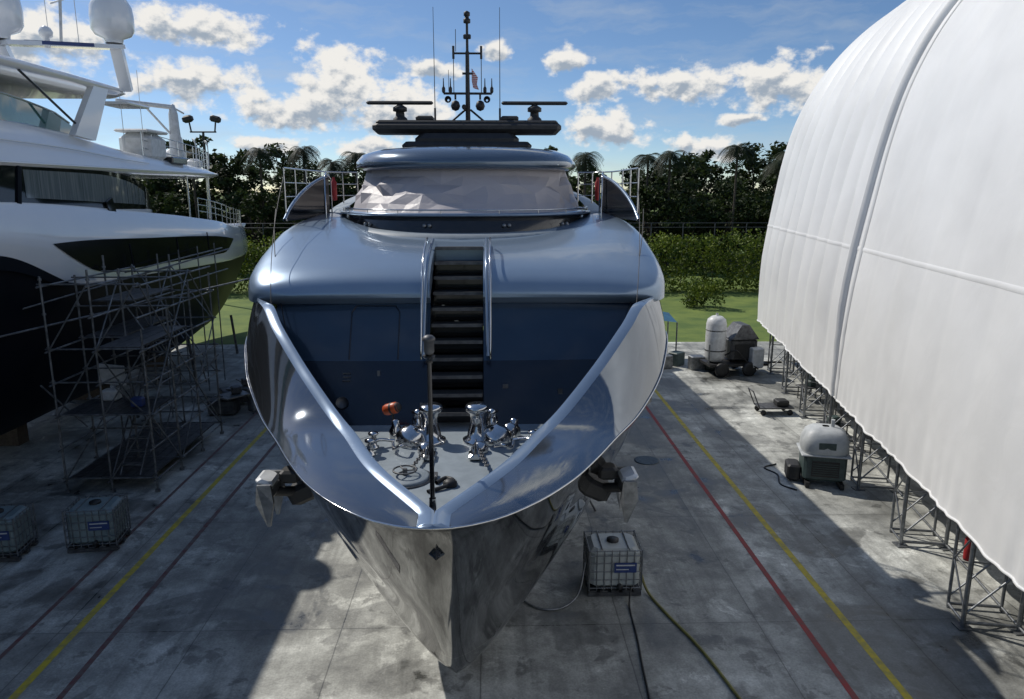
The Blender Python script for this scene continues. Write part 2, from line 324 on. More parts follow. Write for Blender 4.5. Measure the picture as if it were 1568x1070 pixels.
# ------------------------------------------------------------------ main yacht
XC=-.65
Y=empty('motor_yacht',(XC,0,0))
kY=[7.42,7.5,7.6,7.85,8.5,9.25,10.2,11,12.1,13.1,14.5,17,22,30,40,46]
kW=[0,.42,.66,1.03,1.58,2.0,2.45,2.85,3.35,3.78,4.15,4.3,4.35,4.35,4.2,3.9]
kZ=[5.42,5.42,5.43,5.46,5.48,5.48,5.47,5.47,5.55,5.8,6.2,6.35,6.4,6.3,6,5.8]
sY=[7.42,9.9,11,11.6,12.1,12.8,14,46]; sZ=[5.40,2.55,1.25,.62,.38,.32,.32,.4]
rY=[7.75,8.8,10.2,11.35,12.3,13.1,13.7,14.3,15,17,46]
rW=[0,.74,1.39,2.2,2.85,3.25,3.62,3.92,4.06,4.1,3.9]
rZ=[5.47,5.6,5.68,6.2,6.75,7.02,7.02,6.98,6.95,6.95,6.9]
aY=[7.42,9,11,14.5,20,46]; aA=[.5,.58,.8,.6,.45,.4]
st=[7.42,7.44,7.47,7.5,7.55,7.6,7.68,7.76]+list(np.arange(7.85,15,.15))+list(np.arange(15.5,46.1,1.5))
low_s=[];pan=[];rim=[];inn=[]
for y in st:
    kw=pchip(kY,kW,y) if y>7.6 else .42*math.sqrt(max(0,(y-7.42))/.08)*(1 if y<=7.5 else 1)
    if 7.5<y<=7.6: kw=.42+(y-7.5)*2.4
    kz=pchip(kY,kZ,y); zk=pchip(sY,sZ,y); a=pchip(aY,aA,y)
    half=[(kw*(k/24)**a, zk+(kz-zk)*(k/24)) for k in range(25)]
    low_s.append([(-x,y,z) for x,z in half[::-1]]+[(x,y,z) for x,z in half[1:]])
    ri=pchip(rY,rW,y) if y>7.75 else 0; rz=pchip(rY,rZ,y) if y>7.75 else 5.45+(y-7.42)*.06
    ro=min(ri+.18,kw*.93); 
    if y>13: ro=ri+.18*max(0,1-(y-13)/1.0)+.01
    roz=rz-.035; 
    def seg(sg):
        o=[]
        for k in range(9):
            q=k/8; bx=.10*math.sin(math.pi*q)*min(1,(kw-ro)); o.append((sg*(ro+(kw-ro)*q+bx),y,roz+(kz-roz)*q+.05*math.sin(math.pi*q)*min(1,(kw-ro))))
        return o
    pan.append((seg(1),seg(-1)))
    if y<15: rim.append(([(ri,y,rz),(ro*.5+ri*.5,y,rz+.012),(ro,y,roz)],[(-ri,y,rz),(-(ro*.5+ri*.5),y,rz+.012),(-ro,y,roz)]))
    if 7.75<y<14.3: inn.append(([(ri,y,rz),(max(ri-.02,0),y,4.86)],[(-ri,y,rz),(-max(ri-.02,0),y,4.86)]))
loft('hull_lower',low_s,M['hlow'],Y)
for i,sd_ in enumerate(('starboard','port')):
    loft('hull_topside_'+sd_,[p[i] for p in pan],M['hull'],Y)
    loft('bulwark_cap_'+sd_,[p[i] for p in rim],M['rim'],Y)
    loft('bulwark_inner_'+sd_,[p[i] for p in inn],M['navy2'],Y)
b=B()
for sg in(1,-1):
    b.tube([(sg*(pchip(kY,kW,y) if y>7.6 else (.42*math.sqrt(max(0,y-7.42)/.08) if y<=7.5 else .42+(y-7.5)*2.4))*1.003,y-.004,pchip(kY,kZ,y)) for y in st],.014,8)
b.obj('rubbing_strake',M['chrome'],Y)
y=46; kw=pchip(kY,kW,y)
mesh_obj('transom',[(-kw,46,.6),(kw,46,.6),(kw,46,6.9),(-kw,46,6.9)],[(0,1,2,3)],M['hull'],Y)
dk=[]; 
for yy in np.arange(7.8,13.3,.2): dk.append([(-pchip(rY,rW,yy),yy,4.88),(0,yy,4.9),(pchip(rY,rW,yy),yy,4.88)])
loft('foredeck',dk,M['deck'],Y)
def bulk(z): return 12.65+(z-4.88)*(1.35/2.15)
b=B()
for sg in(1,-1):
    for (z0,z1,mi) in((4.88,5.92,1),(5.92,7.05,0)):  # lower band darker: shade and reflection put into the navy colour
        n=14
        vs=[];fs=[]
        for zi in(z0,z1):
            for k in range(n+1):
                x=.5+(3.15-.5)*k/n+ (zi-4.9)*.14*k/n
                vs.append((sg*x,bulk(zi)+.10*(x/3.3)**2,zi))
        for k in range(n): fs.append((k,k+1,n+2+k,n+1+k))
        b.add(vs,fs,mi,True)
    b.add([(sg*.5,12.65,4.88),(sg*.5,bulk(7.05),7.05),(sg*.5,15.6,7.95),(sg*.5,15.6,4.88)],[(0,1,2,3)],1)
b.obj('bulkhead',[M['navy'],M['navy2']],Y)
b=B()
def bp(x,z,o=.012): return (x,bulk(z)+.10*(x/3.3)**2-o,z)
dx0,dx1=-1.98,-1.08
pts=[bp(dx0,5.95),bp(dx0,6.75)]+[bp(dx0+.08,6.86),bp(dx1-.08,6.86)]+[bp(dx1,6.75),bp(dx1,5.95)]
for i in range(len(pts)-1): b.cyl(pts[i],pts[i+1],.012,n=6)
b.lathe(bp(-2.05,5.25,.03),[(.0,-.02),(.07,-.02),(.09,.0),(.11,.02)],16,2,(0,-1,.6))
for k in range(3): b.box(bp(-2.0,5.6+k*.06),(.14,.02,.02),1)
b.box(bp(-1.42,5.72),(.05,.03,.1),1); b.box(bp(-.62,5.2),(.05,.04,.12),1); b.box(bp(.9,5.5),(.1,.03,.08),2); b.box(bp(1.9,5.4),(.08,.03,.12),2)
b.obj('bulkhead_door_and_fittings',[M['navy2'],M['galv'],M['galvd']],Y)
b=B(); n=11
for i in range(n):
    f=i/(n-1); y0=12.62+(15.25-12.62)*f; z0=4.95+.2+(7.84-5.15)*f
    b.box((0,y0,z0),(.98,.34,.05),0,bev=.015); b.box((0,y0-.175,z0+.005),(.96,.02,.062),1)
    b.box((0,y0+.17,z0-.14),(.98,.02,.26),2)
b.obj('staircase',[M['matblack'],M['galvd'],M['black']],Y)
b=B()
for sg in(1,-1):
    b.tube(crom([(sg*.55,15.45,8.0),(sg*.55,14.6,7.85),(sg*.56,14.0,7.62),(sg*.57,13.62,7.2),(sg*.58,13.3,6.6),(sg*.59,13.12,6.05)],6),.035,8,0)
    b.tube(crom([(sg*.63,15.2,7.95),(sg*.63,14.9,8.05),(sg*.63,14.0,7.72),(sg*.63,13.5,7.1),(sg*.63,13.15,6.3),(sg*.63,13.1,6.0)],6),.02,8,1)
b.obj('stair_handrails',[M['rim'],M['chrome']],Y)
bY=[13.70,13.74,13.82,13.95,14.15,14.6,15.3,17,18.5,20,26,46]
bW=[3.1,3.4,3.66,3.84,3.97,4.12,4.18,4.2,4.2,4.16,4.1,3.9]
bT=[7.12,7.24,7.36,7.46,7.56,7.7,7.85,8.0,8.1,8.2,8.3,8.2]
secs=[]
ys=[13.70,13.715,13.74,13.78,13.82,13.88,13.95,14.05,14.15,14.35,14.6,14.8,15,15.4,15.8,16.2,16.8,17.6,18.5,20,22,26,34,46]
for yy in ys:
    wv=pchip(bY,bW,yy); zt=pchip(bY,bT,yy); zb=6.93+max(0,(13.95-yy))*.6; s=[]
    ea=pchip([13.7,14.4,16,19,46],[3.8,4.4,6,8,8],yy); eb=pchip([13.7,14.4,16,19,46],[4.2,4.4,5.2,7,7],yy)
    lift=pchip([13.7,14.4,15.6,17.2,20,46],[0,.02,.2,.42,.4,.1],yy)
    for k in range(73):
        th=math.pi*k/72; cx=math.cos(th); sz=math.sin(th); 
        xn=math.copysign(abs(cx)**(2/ea),cx); x=wv*xn; z=zb+(zt+lift*abs(xn)**2-zb)*(abs(sz)**(2/eb))
        s.append((x,yy,z))
    s+= [(-wv*.97,yy,zb-.04),(wv*.97,yy,zb-.04)]
    secs.append(s)
brow=loft('coach_roof',secs,M['brow'],Y,closed=True,caps=True)
cut=mesh_obj('cutter',[(x,yy,z) for x in(-.5,.5) for yy in(12,15.35) for z in(5,9)],[(0,1,3,2),(4,6,7,5),(0,4,5,1),(2,3,7,6),(0,2,6,4),(1,5,7,3)],M['navy2'],Y)
fixn(cut)
mod=brow.modifiers.new('b','BOOLEAN'); mod.operation='DIFFERENCE'; mod.object=cut; mod.solver='EXACT'
bpy.context.view_layer.update(); dg=bpy.context.evaluated_depsgraph_get(); nm_=bpy.data.meshes.new_from_object(brow.evaluated_get(dg))
brow.modifiers.clear(); brow.data=nm_; bpy.data.objects.remove(cut)
em=brow.modifiers.new('e','EDGE_SPLIT'); em.split_angle=R(50)
def ring(cy,wv,af,ab,z,n=2.4,seg=64,dz=0):
    o=[]
    for k in range(seg):
        th=2*math.pi*k/seg; c=math.cos(th); s=math.sin(th); x=wv*math.copysign(abs(c)**(2/n),c); yv=math.copysign(abs(s)**(2/n),s); yv=yv*(af if yv<0 else ab)
        o.append((x,cy+yv,z+dz*(yv+af)/max(af,.1)))
    return o
CY=21
loft('deck_trim',[ring(CY,3.75,4.75,8,7.93,dz=.5),ring(CY,3.72,4.7,8,8.03,dz=.5),ring(CY,3.3,4.25,8,8.06,dz=.5)],M['deck'],Y,closed=True)
loft('windscreen_base',[ring(CY,3.32,4.2,8,7.95),ring(CY,3.28,4.15,8,8.2),ring(CY,3.2,4.02,8,8.42)],M['black'],Y,closed=True)
loft('windscreen_ledge',[ring(CY,3.2,4.02,8,8.41),ring(CY,3.36,4.17,8,8.43),ring(CY,3.36,4.17,8,8.475),ring(CY,3.0,3.85,8,8.49)],M['rim'],Y,closed=True)
b=B()
for x in(-2.3,-2.18,-.85,-.73,.95,1.07,2.35,2.47):
    th=math.acos(min(1,(abs(x)/3.28))**(2.4/2)); yv=-4.2*abs(math.sin(th))**(2/2.4)
    b.lathe((x,CY+yv+.02,8.22),[(.0,.03),(.035,.03),(.045,0)],10,0,(0,-1,.2))
b.obj('base_lights',M['galv'],Y)
b=B(); rr=ring(CY,3.27,4.1,8,8.56); fr=[p for p in rr if p[1]<CY+.2]; fr=sorted(fr,key=lambda p:math.atan2(p[1]-CY-.5,p[0]))
b.tube(fr,.018,6)
for p in fr[::3]: b.cyl((p[0],p[1],8.46),p,.012,n=6)
b.obj('ledge_rail',M['chrome'],Y)
# fabric cover, taut triangular facets between irregular tie points
LV=6; SG=44; vs=[];fs=[]; rs=random.Random(21)
for i in range(LV):
    f=i/(LV-1); r=ring(CY,3.06-.38*f,3.9-1.05*f,7.5-.5*f,8.48+1.06*f,2.3,SG)
    for k,p in enumerate(r):
        am=math.sin(math.pi*f); d=Vector((p[0],p[1]-CY,0)).normalized(); sg_=(.03+rs.uniform(-.09,.12))*am
        tx=rs.uniform(-.09,.09)*am; vs.append((p[0]-d.x*sg_+tx,p[1]-d.y*sg_,p[2]+rs.uniform(-.05,.05)*am))
for i in range(LV-1):
    for k in range(SG):
        a=i*SG+k;b_=i*SG+(k+1)%SG;c_=b_+SG;d_=a+SG
        fs+= [(a,b_,c_),(a,c_,d_)] if rs.random()<.5 else [(a,b_,d_),(b_,c_,d_)]
fixn(mesh_obj('windscreen_cover',vs,fs,M['cover'],Y,False))
loft('cockpit_roof',[ring(CY,2.6,2.85,7,9.5),ring(CY,2.8,3.08,7.2,9.49),ring(CY,2.95,3.2,7.3,9.58),ring(CY,2.93,3.16,7.3,9.72),ring(CY,2.79,3.0,7.1,9.88),ring(CY,2.5,2.65,6.8,10.0),ring(CY,1.9,2.05,6,10.07),ring(CY,1,1.1,4,10.11),ring(CY,.05,.05,.1,10.12)],M['roof'],Y,closed=True)
secs=[]
for yy,wv,zt in((26,3.0,8.3),(26.2,3.1,9.2),(27,3.2,9.5),(36,3.2,9.45),(40,3.1,8.9),(42,3,8)):
    secs.append([(wv,yy,8),(wv*.97,yy,zt-.2),(wv*.85,yy,zt),(-wv*.85,yy,zt),(-wv*.97,yy,zt-.2),(-wv,yy,8)])
loft('aft_superstructure',secs,M['brow'],Y)
for sg,nm1 in((1,'starboard'),(-1,'port')):
    top=crom([(sg*4.08,17.3,8.33),(sg*4.04,17.8,8.62),(sg*3.95,18.5,8.93),(sg*3.8,19.3,9.2),(sg*3.62,20.1,9.38)],8)
    b=B(); b.tube(top,.04,8,0)
    vs=[];fs=[]
    for i,p in enumerate(top):
        vs+=[(p.x,p.y,p.z),(p.x*1.003,p.y,8.3)]
    for i in range(len(top)-1): fs.append((2*i,2*i+2,2*i+3,2*i+1))
    b.add(vs,fs,1,True)
    b.obj('wing_coaming_'+nm1,[M['rim'],M['glassd']],Y)
    b=B()
    px=[(sg*4.08,17.5),(sg*4.08,18.5),(sg*4.08,19.6),(sg*4.02,21),(sg*3.6,21.9),(sg*3.2,22)]
    for x,yy in px: b.cyl((x,yy,8.3),(x,yy,9.5),.02,n=6)
    for z in(8.85,9.17,9.5): b.tube([(x,yy,z) for x,yy in px],.02 if z>9.3 else .012,6)
    b.tube([(sg*3.4,18.6,8.3),(sg*3.4,18.6,9.3),(sg*3.5,19.2,9.42),(sg*3.55,20.0,9.3),(sg*3.55,20.0,8.3)],.02,6)
    b.obj('railing_'+nm1,M['chrome'],Y)
    b=B(); b.lathe((sg*3.55,20.4,9.0),[(0,-.28),(.07,-.26),(.08,.2),(.04,.26),(.03,.34)],10); b.obj('fire_extinguisher_'+nm1,M['red'],Y)
b=B()
b.box((0,21.9,10.72),(5.3,.85,.34),0,bev=.12); b.box((0,21.85,10.86),(5.1,.6,.12),0,bev=.05)
b.box((0,22.1,10.35),(2.9,1.6,.42),0,bev=.15); b.box((0,22.3,10.2),(3.6,2.2,.25),0,bev=.1)
b.box((-1.2,21.9,10.98),(.5,.4,.14),0,bev=.04); b.box((1.2,21.9,10.98),(.5,.4,.14),0,bev=.04)
for sg in(-1,1):
    x=sg*1.92; b.lathe((x,22.1,10.9),[(.22,0),(.2,.1),(.13,.16),(.12,.28),(.2,.3),(.2,.4),(.1,.46),(.05,.5)],14); b.box((x,22.1,11.43),(1.9,.14,.1),0,bev=.04)
b.obj('radar_arch',M['matblack'],Y)
b=B()
b.cyl((0,22.6,10.8),(0,22.6,12.9),.075,.055,10); b.cyl((0,22.6,12.9),(0,22.6,13.7),.04,.035,8); b.lathe((0,22.6,13.65),[(.04,0),(.1,.02),(.1,.12),(.06,.14),(.06,.2),(.09,.21),(.09,.3),(.02,.34)],10)
b.cyl((0,22.6,10.9),(0,23.4,10.9),.06); b.cyl((0,23.4,10.9),(0,22.7,12.2),.03)
b.cyl((-.4,22.6,12.85),(.4,22.6,12.85),.03); b.cyl((-.7,22.6,11.75),(.7,22.6,11.75),.035)
b.box((0,22.6,13.3),(.22,.14,.12),0,bev=.02); b.box((0,22.6,12.3),(.3,.1,.05))
for x in(-.4,.4): b.cyl((x,22.6,12.7),(x,22.6,13.05),.035); b.cyl((x,22.6,11.75),(x,22.6,12.85),.012,n=5)
for x in(-.7,.7,-.5,.5): b.lathe((x,22.6,11.75),[(.02,0),(.05,.05),(.05,.15),(.02,.2),(.012,.42)],8)
for x in(-.36,.36):
    b.cyl((x,22.6,11.75),(x,22.6,11.58),.03); b.lathe((x,22.6,11.4),[(.01,-.14),(.1,-.1),(.14,0),(.1,.12),(.03,.16)],12)
    b.lathe((x+math.copysign(.2,x),22.5,11.55),[(.03,0),(.04,.1),(.1,.22)],10,0,(0,-1,0))
b.cyl((-.1,22.5,11.35),(-.1,22.3,11.35),.07,n=10); 
for s_ in(-1,1): b.cyl((s_*.5,22.6,10.95),(s_*.07,22.6,11.3),.03)
b.obj('mast',M['matblack'],Y)
b=B()
for x in(-.93,.93): b.cyl((x,22.2,10.9),(x,22.2,14.0),.014,.007,6); b.cyl((x,22.2,10.9),(x,22.2,11.3),.03,n=6)
b.cyl((-.33,22.6,12.9),(-.33,22.6,13.5),.01,n=5); b.cyl((-.55,22.6,11.8),(-.55,22.6,12.4),.008,n=5)
b.obj('whip_antennas',M['matblack'],Y)
def flagmat():
    m,t,p=nt('flag_stripes'); N=t.nodes;L=t.links; tc=N.new('ShaderNodeTexCoord'); wv=N.new('ShaderNodeTexWave'); wv.bands_direction='Z'; wv.inputs['Scale'].default_value=6; L.new(tc.outputs['Object'],wv.inputs[0])
    r=N.new('ShaderNodeValToRGB'); r.color_ramp.interpolation='CONSTANT'; r.color_ramp.elements[0].color=(.4,.03,.04,1); r.color_ramp.elements[1].position=.5; r.color_ramp.elements[1].color=(.6,.6,.6,1); L.new(wv.outputs[0],r.inputs[0]); L.new(r.outputs[0],p.inputs[0]); return m
mesh_obj('flag',[(.12,22.6,12.45),(.3,22.62,12.2),(.27,22.6,12.0),(.33,22.62,11.85),(.16,22.6,11.9),(.12,22.6,12.1)],[(0,1,2,5),(5,2,3,4)],flagmat(),Y)
b=B()
b.cyl((-.12,8.9,4.88),(-.12,8.9,7.2),.032,.028,12,0); b.lathe((-.12,8.9,4.88),[(.1,0),(.1,.03),(.05,.06),(.045,.25)],14,1)
b.lathe((-.12,8.9,6.92),[(.045,0),(.045,.05),(.075,.07),(.08,.09)],14,0)
b.lathe((-.12,8.9,7.03),[(.05,0),(.065,.03),(.065,.16),(.08,.17),(.08,.2),(.05,.23),(0,.24)],14,2)
b.obj('jackstaff',[M['black'],M['chrome'],M['galvd']],Y)
b=B()
for x in(-.36,.4):
    b.lathe((x,11.75,4.9),[(.24,0),(.24,.05),(.17,.07),(.15,.2),(.12,.28),(.11,.42),(.14,.5),(.2,.55),(.2,.6),(.17,.64),(.05,.66),(0,.66)],24)
    s=math.copysign(1,x)
    b.lathe((x+s*.33,11.7,4.98),[(.26,-.08),(.27,0),(.24,.1),(.15,.19),(0,.23)],22); b.lathe((x+s*.05,11.25,4.95),[(.14,-.05),(.14,.02),(.08,.1),(0,.12)],16)
    b.box((x-s*.02,10.95,4.95),(.2,.3,.1),bev=.03); b.cyl((x,10.7,5.02),(x,11.3,5.02),.035)
    b.tube(crom([(x+s*.6,11.6,4.97),(x+s*.85,11.5,5.02),(x+s*1.0,11.2,4.98)],6),.03)
    for dy in(0,.34): b.lathe((x+s*.92,11.15+dy,4.9),[(.09,0),(.09,.02),(.055,.04),(.05,.2),(.085,.22),(.085,.25),(0,.27)],14)
    b.cyl((x+s*.92,11.0,5.07),(x+s*.92,11.65,5.07),.03)
    b.lathe((x+s*.25,12.1,4.9),[(.1,0),(.1,.3),(.06,.36),(.12,.42),(0,.46)],14)
    b.lathe((x+s*.62,12.0,4.9),[(.12,0),(.12,.12),(.07,.2),(.07,.3),(0,.32)],14); b.tube(crom([(x+s*.3,11.3,4.96),(x+s*.42,11.1,5.06),(x+s*.55,11.2,4.96),(x+s*.6,11.45,5.0)],6),.025)
b.lathe((.95,11.9,4.95),[(.15,-.05),(.15,.12),(.08,.2),(0,.22)],16)
b.obj('windlasses_and_bollards',M['chrome'],Y)
b=B()
for x in(-.36,.4):
    s=math.copysign(1,x)
    for i in range(16):
        p=Vector((x-s*.02+ s*.012*i,11.5-i*.07,4.99)); q=p+Vector((s*.012,-.085,0))
        if i%2: b.box((p+q)/2,(.07,.09,.018),rz=0,bev=.006)
        else: b.box((p+q)/2,(.018,.09,.07),bev=.006)
b.obj('anchor_chain',M['galvd'],Y)
b=B()
c=(-.62,10.15,4.9); b.lathe(c,[(.36,0),(.36,.03),(.33,.05),(0,.05)],30,0); b.lathe(c,[(.40,.0),(.40,.012),(.36,.012)],30,1)
for k in range(16):
    a0=2*math.pi*k/16;a1=2*math.pi*(k+1)/16; b.cyl((c[0]+.17*math.cos(a0),c[1]+.17*math.sin(a0),5.03),(c[0]+.17*math.cos(a1),c[1]+.17*math.sin(a1),5.03),.014,n=6,mi=1)
for k in range(3): a0=2*math.pi*k/3; b.cyl((c[0],c[1],5.02),(c[0]+.17*math.cos(a0),c[1]+.17*math.sin(a0),5.03),.012,n=6,mi=1)
b.cyl((c[0],c[1],4.95),(c[0],c[1],5.05),.035,n=10,mi=1)
b.box((c[0]+.42,c[1],4.93),(.1,.2,.05),1)
b.obj('deck_hatch',[M['deck'],M['galvd']],Y)
b=B(); b.tube(crom([(-.25,9.6,4.92),(.0,9.75,4.94),(.1,9.95,4.93),(-.02,10.1,4.92),(-.15,9.9,4.93)],8),.03); b.lathe((.05,9.85,4.9),[(.1,0),(.1,.06),(.05,.1),(0,.1)],14)
b.obj('mooring_rope',M['matblack'],Y)
b=B()
ax=(.85,-.35,.3); b.lathe((-1.05,12.15,5.36),[(.0,-.15),(.085,-.15),(.1,-.1),(.1,.08),(.075,.13),(0,.14)],18,0,ax); b.lathe((-1.05,12.15,5.36),[(.103,-.02),(.108,0),(.103,.02)],18,1,ax); b.lathe((-1.05,12.15,5.36),[(.088,.09),(.09,.11),(.05,.16),(0,.165)],18,1,ax); b.cyl((-1.05,12.2,5.28),(-1.05,12.3,4.9),.02,n=6,mi=1)
b.obj('lifebuoy_light',[M['orange'],M['matblack']],Y)
b=B()
for sg in(-1,1):
    b.tube(arc((sg*4.0,16.4,8.6),(sg*3.55,13.9,7.3),(sg*2.5,12.3,5.2)),.009,5)
    b.tube(arc((sg*4.0,17.3,9.4),(sg*3.5,13.8,8.0),(sg*3.2,12.9,6.7)),.007,5)
b.obj('stay_cables',M['matblack'],Y)
for sg,nm1 in((1,'starboard'),(-1,'port')):
    b=B(); 
    b.box((sg*2.15,10.9,4.5),(.7,.55,.3),1,ry=sg*R(25),bev=.06)
    b.cyl((sg*2.0,11.0,4.35),(sg*2.72,10.45,4.6),.09,.07,12,1)
    b.box((sg*2.66,10.45,4.62),(.18,.55,.18),0,bev=.05,ry=sg*R(20))
    for dy in(-.29,.29):
        q=Vector((sg*2.68,10.45+dy,4.62)); tip=Vector((sg*2.66,10.45+dy*.75,4.12)); 
        vs=[q+Vector((-.1,0,.18)),q+Vector((.1,0,.18)),q+Vector((.13,0,-.1)),tip+Vector((.02,0,0)),tip-Vector((.02,0,0)),q+Vector((-.13,0,-.1))]
        v2=[v+Vector((0,.06,0)) for v in vs]; allv=vs+v2
        b.add(allv,[tuple(range(5,-1,-1)),tuple(range(6,12))]+[(i,(i+1)%6,6+(i+1)%6,6+i) for i in range(6)],0)
    b.box((sg*2.7,10.45,4.8),(.26,.45,.1),2,ry=sg*R(-20),bev=.04)
    b.box((sg*2.42,10.7,4.76),(.3,.3,.2),1,bev=.04)
    b.obj('anchor_'+nm1,[M['galv'],M['matblack'],M['whitem']],Y)
b=B()
for yy in(15.5,19.5,23.5,28,33,38):
    b.box((0,yy,.17),(1.2,.5,.28),0)
b.obj('keel_blocks',M['wood'],Y)
for yy in(20,27,34):
    for sg in(-1,1):
        b=B(); top=(sg*2.6,yy,1.5); b.cyl((sg*3.1,yy,.4),top,.06)
        for dx,dy in((-.5,-.4),(.5,-.4),(0,.5)): b.cyl((sg*3.1,yy,.9),(sg*3.1+dx,yy+dy,.02),.03,n=6)
        b.box(top,(.4,.4,.08),1,ry=sg*R(-50)); b.obj('boat_stand',[M['galvd'],M['wood']],Y)

# ------------------------------------------------------------------ left yacht
LX=-17.8
LY=empty('motor_yacht',(LX,0,0))
hY=[2,10,38,42,47,51,53.5,54]; hW=[4.0,4.2,4.2,3.7,2.5,1.1,.3,0.0]
dY=[2,18,21,25,30,37,54]; dZ=[7.25,7.25,7.0,5.95,5.75,5.5,5.1]
tY=[2,20,31,37,42,50,54]; tZ=[8.72,8.7,8.1,7.6,7.1,6.75,6.7]
S1=[];S2=[];S3=[]
for yy in list(np.arange(2,42,1.0))+list(np.arange(42,54.01,.5)):
    wv=pchip(hY,hW,yy); zt=pchip(dY,dZ,yy); zb=.9+max(0,(yy-44))**1.6*.12; zb=min(zb,zt-.3); tt=pchip(tY,tZ,yy)
    S1.append([(wv*(k/14)**(.28 if yy<36 else .28+.5*(yy-36)/18),yy,zb+(zt-zb)*k/14) for k in range(15)])
    S2.append([(wv+.02,yy,zt-.02),(wv+.06,yy,zt+.05),(wv+.05,yy,zt+(tt-zt)*.5),(wv-.08,yy,tt-.12),(wv-.2,yy,tt)])
    S3.append([(wv-.2,yy,tt),(wv-.3,yy,tt-.04),(0,yy,tt-.1 if yy<36 else tt-.6)])
for sgn,nm1 in((1,'starboard'),(-1,'port')):
    f=lambda S:[[(sgn*x,y_,z) for x,y_,z in s] for s in S]
    loft('hull_'+nm1,f(S1),M['nhull'],LY); loft('topside_'+nm1,f(S2),M['white'],LY); loft('side_deck_'+nm1,f(S3),M['white'],LY)
def sidepanel(name,poly_top,poly_bot,y0,y1,xoff,mat,n=40,wf=None):
    V=[];F=[]
    for i in range(n+1):
        yy=y0+(y1-y0)*i/n; wv=(pchip(hY,hW,yy) if wf is None else wf(yy))+xoff
        V+=[(wv,yy,pchip(*poly_top,yy)),(wv,yy,pchip(*poly_bot,yy))]
    for i in range(n): F.append((2*i,2*i+1,2*i+3,2*i+2))
    return mesh_obj(name,V,F,mat,LY,True)
sidepanel('lower_window_strip',([23.4,24,30,37,40],[7.38,7.38,7.15,6.8,6.5]),([23.4,24.6,26,33,38,40],[7.36,6.75,6.25,6.0,5.9,6.45]),23.4,40,.085,M['glassd'])
for yy in(28.3,32.5,36):
    b=B(); b.box((pchip(hY,hW,yy)+.09,yy,6.5),(.03,.07,1.1),0,rx=R(10)); b.obj('window_mullion',M['nhull'],LY)
sidepanel('dark_hull_swoosh',([15,18,21,24],[7.6,7.55,7.2,6.1]),([15,18,21,24],[7.1,7.1,6.8,5.9]),15,24,.075,M['nhull'])
def uw(yy): return pchip([2,28,31,33,35],[4.0,4.0,3.75,3.1,1.6],yy)
sidepanel('upper_window_band',([2,27,30,32,33],[9.72,9.68,9.45,8.9,8.5]),([2,33],[8.55,8.1]),2,33,.0,M['glass'],60,uw)
sidepanel('curtained_window',([22.6,27,29.5,31],[9.6,9.55,9.3,8.95]),([22.4,31],[8.8,8.42]),22.8,31,.012,M['curtain'],30,uw)
b=B()
for yy in(12.5,18.3,22.5): b.box((uw(yy)+.02,yy,9.15),(.05,.18,1.1),0,rx=R(-12))
b.box((4.06,27.6,8.4),(.06,.5,.6),1,rx=R(20),bev=.02)
b.obj('window_frames',[M['nhull'],M['glass']],LY)
sidepanel('deckhouse_wall',([2,31,34],[8.62,8.25,8.1]),([2,34],[8.2,7.2]),2,34,.03,M['white'],40,uw)
S=[]
bw=lambda yy: pchip([2,32,37,40,41.6,42.4],[4.15,4.15,4.08,3.6,2.6,1.0],yy)
bz=lambda yy: pchip([2,20,25,29,33,37,42.4],[11.15,11.1,10.95,10.55,10.3,10.1,9.9],yy)
for yy in [2,8,14,18,20,22,24,26,27,28,29,30,31,32,33,34,35,36,37,38,39,40,40.6,41.1,41.6,42,42.3,42.4]:
    wv=bw(yy); zb=9.62; zt=bz(yy)
    S.append([(wv-.35,yy,zb),(wv,yy,zb+.12),(wv-.02,yy,zb+.22),(wv-.25-(zt-zb)*.12,yy,zt-.1),(wv-.4-(zt-zb)*.12,yy,zt),(0,yy,zt+.02),(-wv,yy,zt),(-wv,yy,zb)])
loft('upper_body',S,M['white'],LY,closed=True,caps=True)
b=B(); b.box((3.6,15,9.52),(.6,26,.14),0,bev=.04)
b.tube([(4.18,yy,9.78) for yy in range(2,33)],.04,6)
b.tube([(4.14-(bz(yy)-9.62)*.1,yy,9.62+(bz(yy)-9.62)*.55) for yy in range(2,32)],.025,6)
b.obj('body_moulding',M['white'],LY)
b=B(); b.add([(2.9,33.2,8.0),(1.6,35,8.0),(-1.6,35,8.0),(-1.4,33.6,9.65),(1.4,33.6,9.65),(2.7,32.2,9.65)],[(0,1,4,5),(1,2,3,4)],0,False); b.obj('wheelhouse_windows',M['glass'],LY)
b=B()
for yy,x in((35.6,3.7),(38.5,3.6),(41,2.6)): b.cyl((x,yy,7.5),(x,yy,9.7),.04)
pts=[(pchip(hY,hW,yy)-.25,yy,pchip(tY,tZ,yy)) for yy in np.arange(36,53.6,1.1)]
for p in pts: b.cyl(p,(p[0],p[1],p[2]+.95),.018,n=6)
for k in(.35,.65,.95): b.tube([(p[0],p[1],p[2]+k) for p in pts],.02,6)
pts=[(bw(yy)-.5,yy,bz(yy)) for yy in np.arange(31.5,42,.9)]
for p in pts: b.cyl(p,(p[0],p[1],p[2]+.95),.02,n=6)
for k in(.3,.62,.95): b.tube([(p[0],p[1],p[2]+k) for p in pts],.02,6)
b.obj('deck_railings',M['chrome'],LY)
sidepanel('flybridge_screen',([2,22,26,27.5],[11.8,11.75,11.5,11.1]),([2,21,27.5],[11.1,11.05,10.7]),2,27.5,0,M['glassg'],20,lambda yy:3.75-max(0,yy-22)*.1)
b=B(); b.tube([(3.76-max(0,yy-22)*.1,yy,pchip([2,22,26,27.5],[11.8,11.75,11.5,11.1],yy)+.02) for yy in np.arange(2,27.6,1)],.03,6); b.obj('screen_rail',M['chrome'],LY)
S=[]
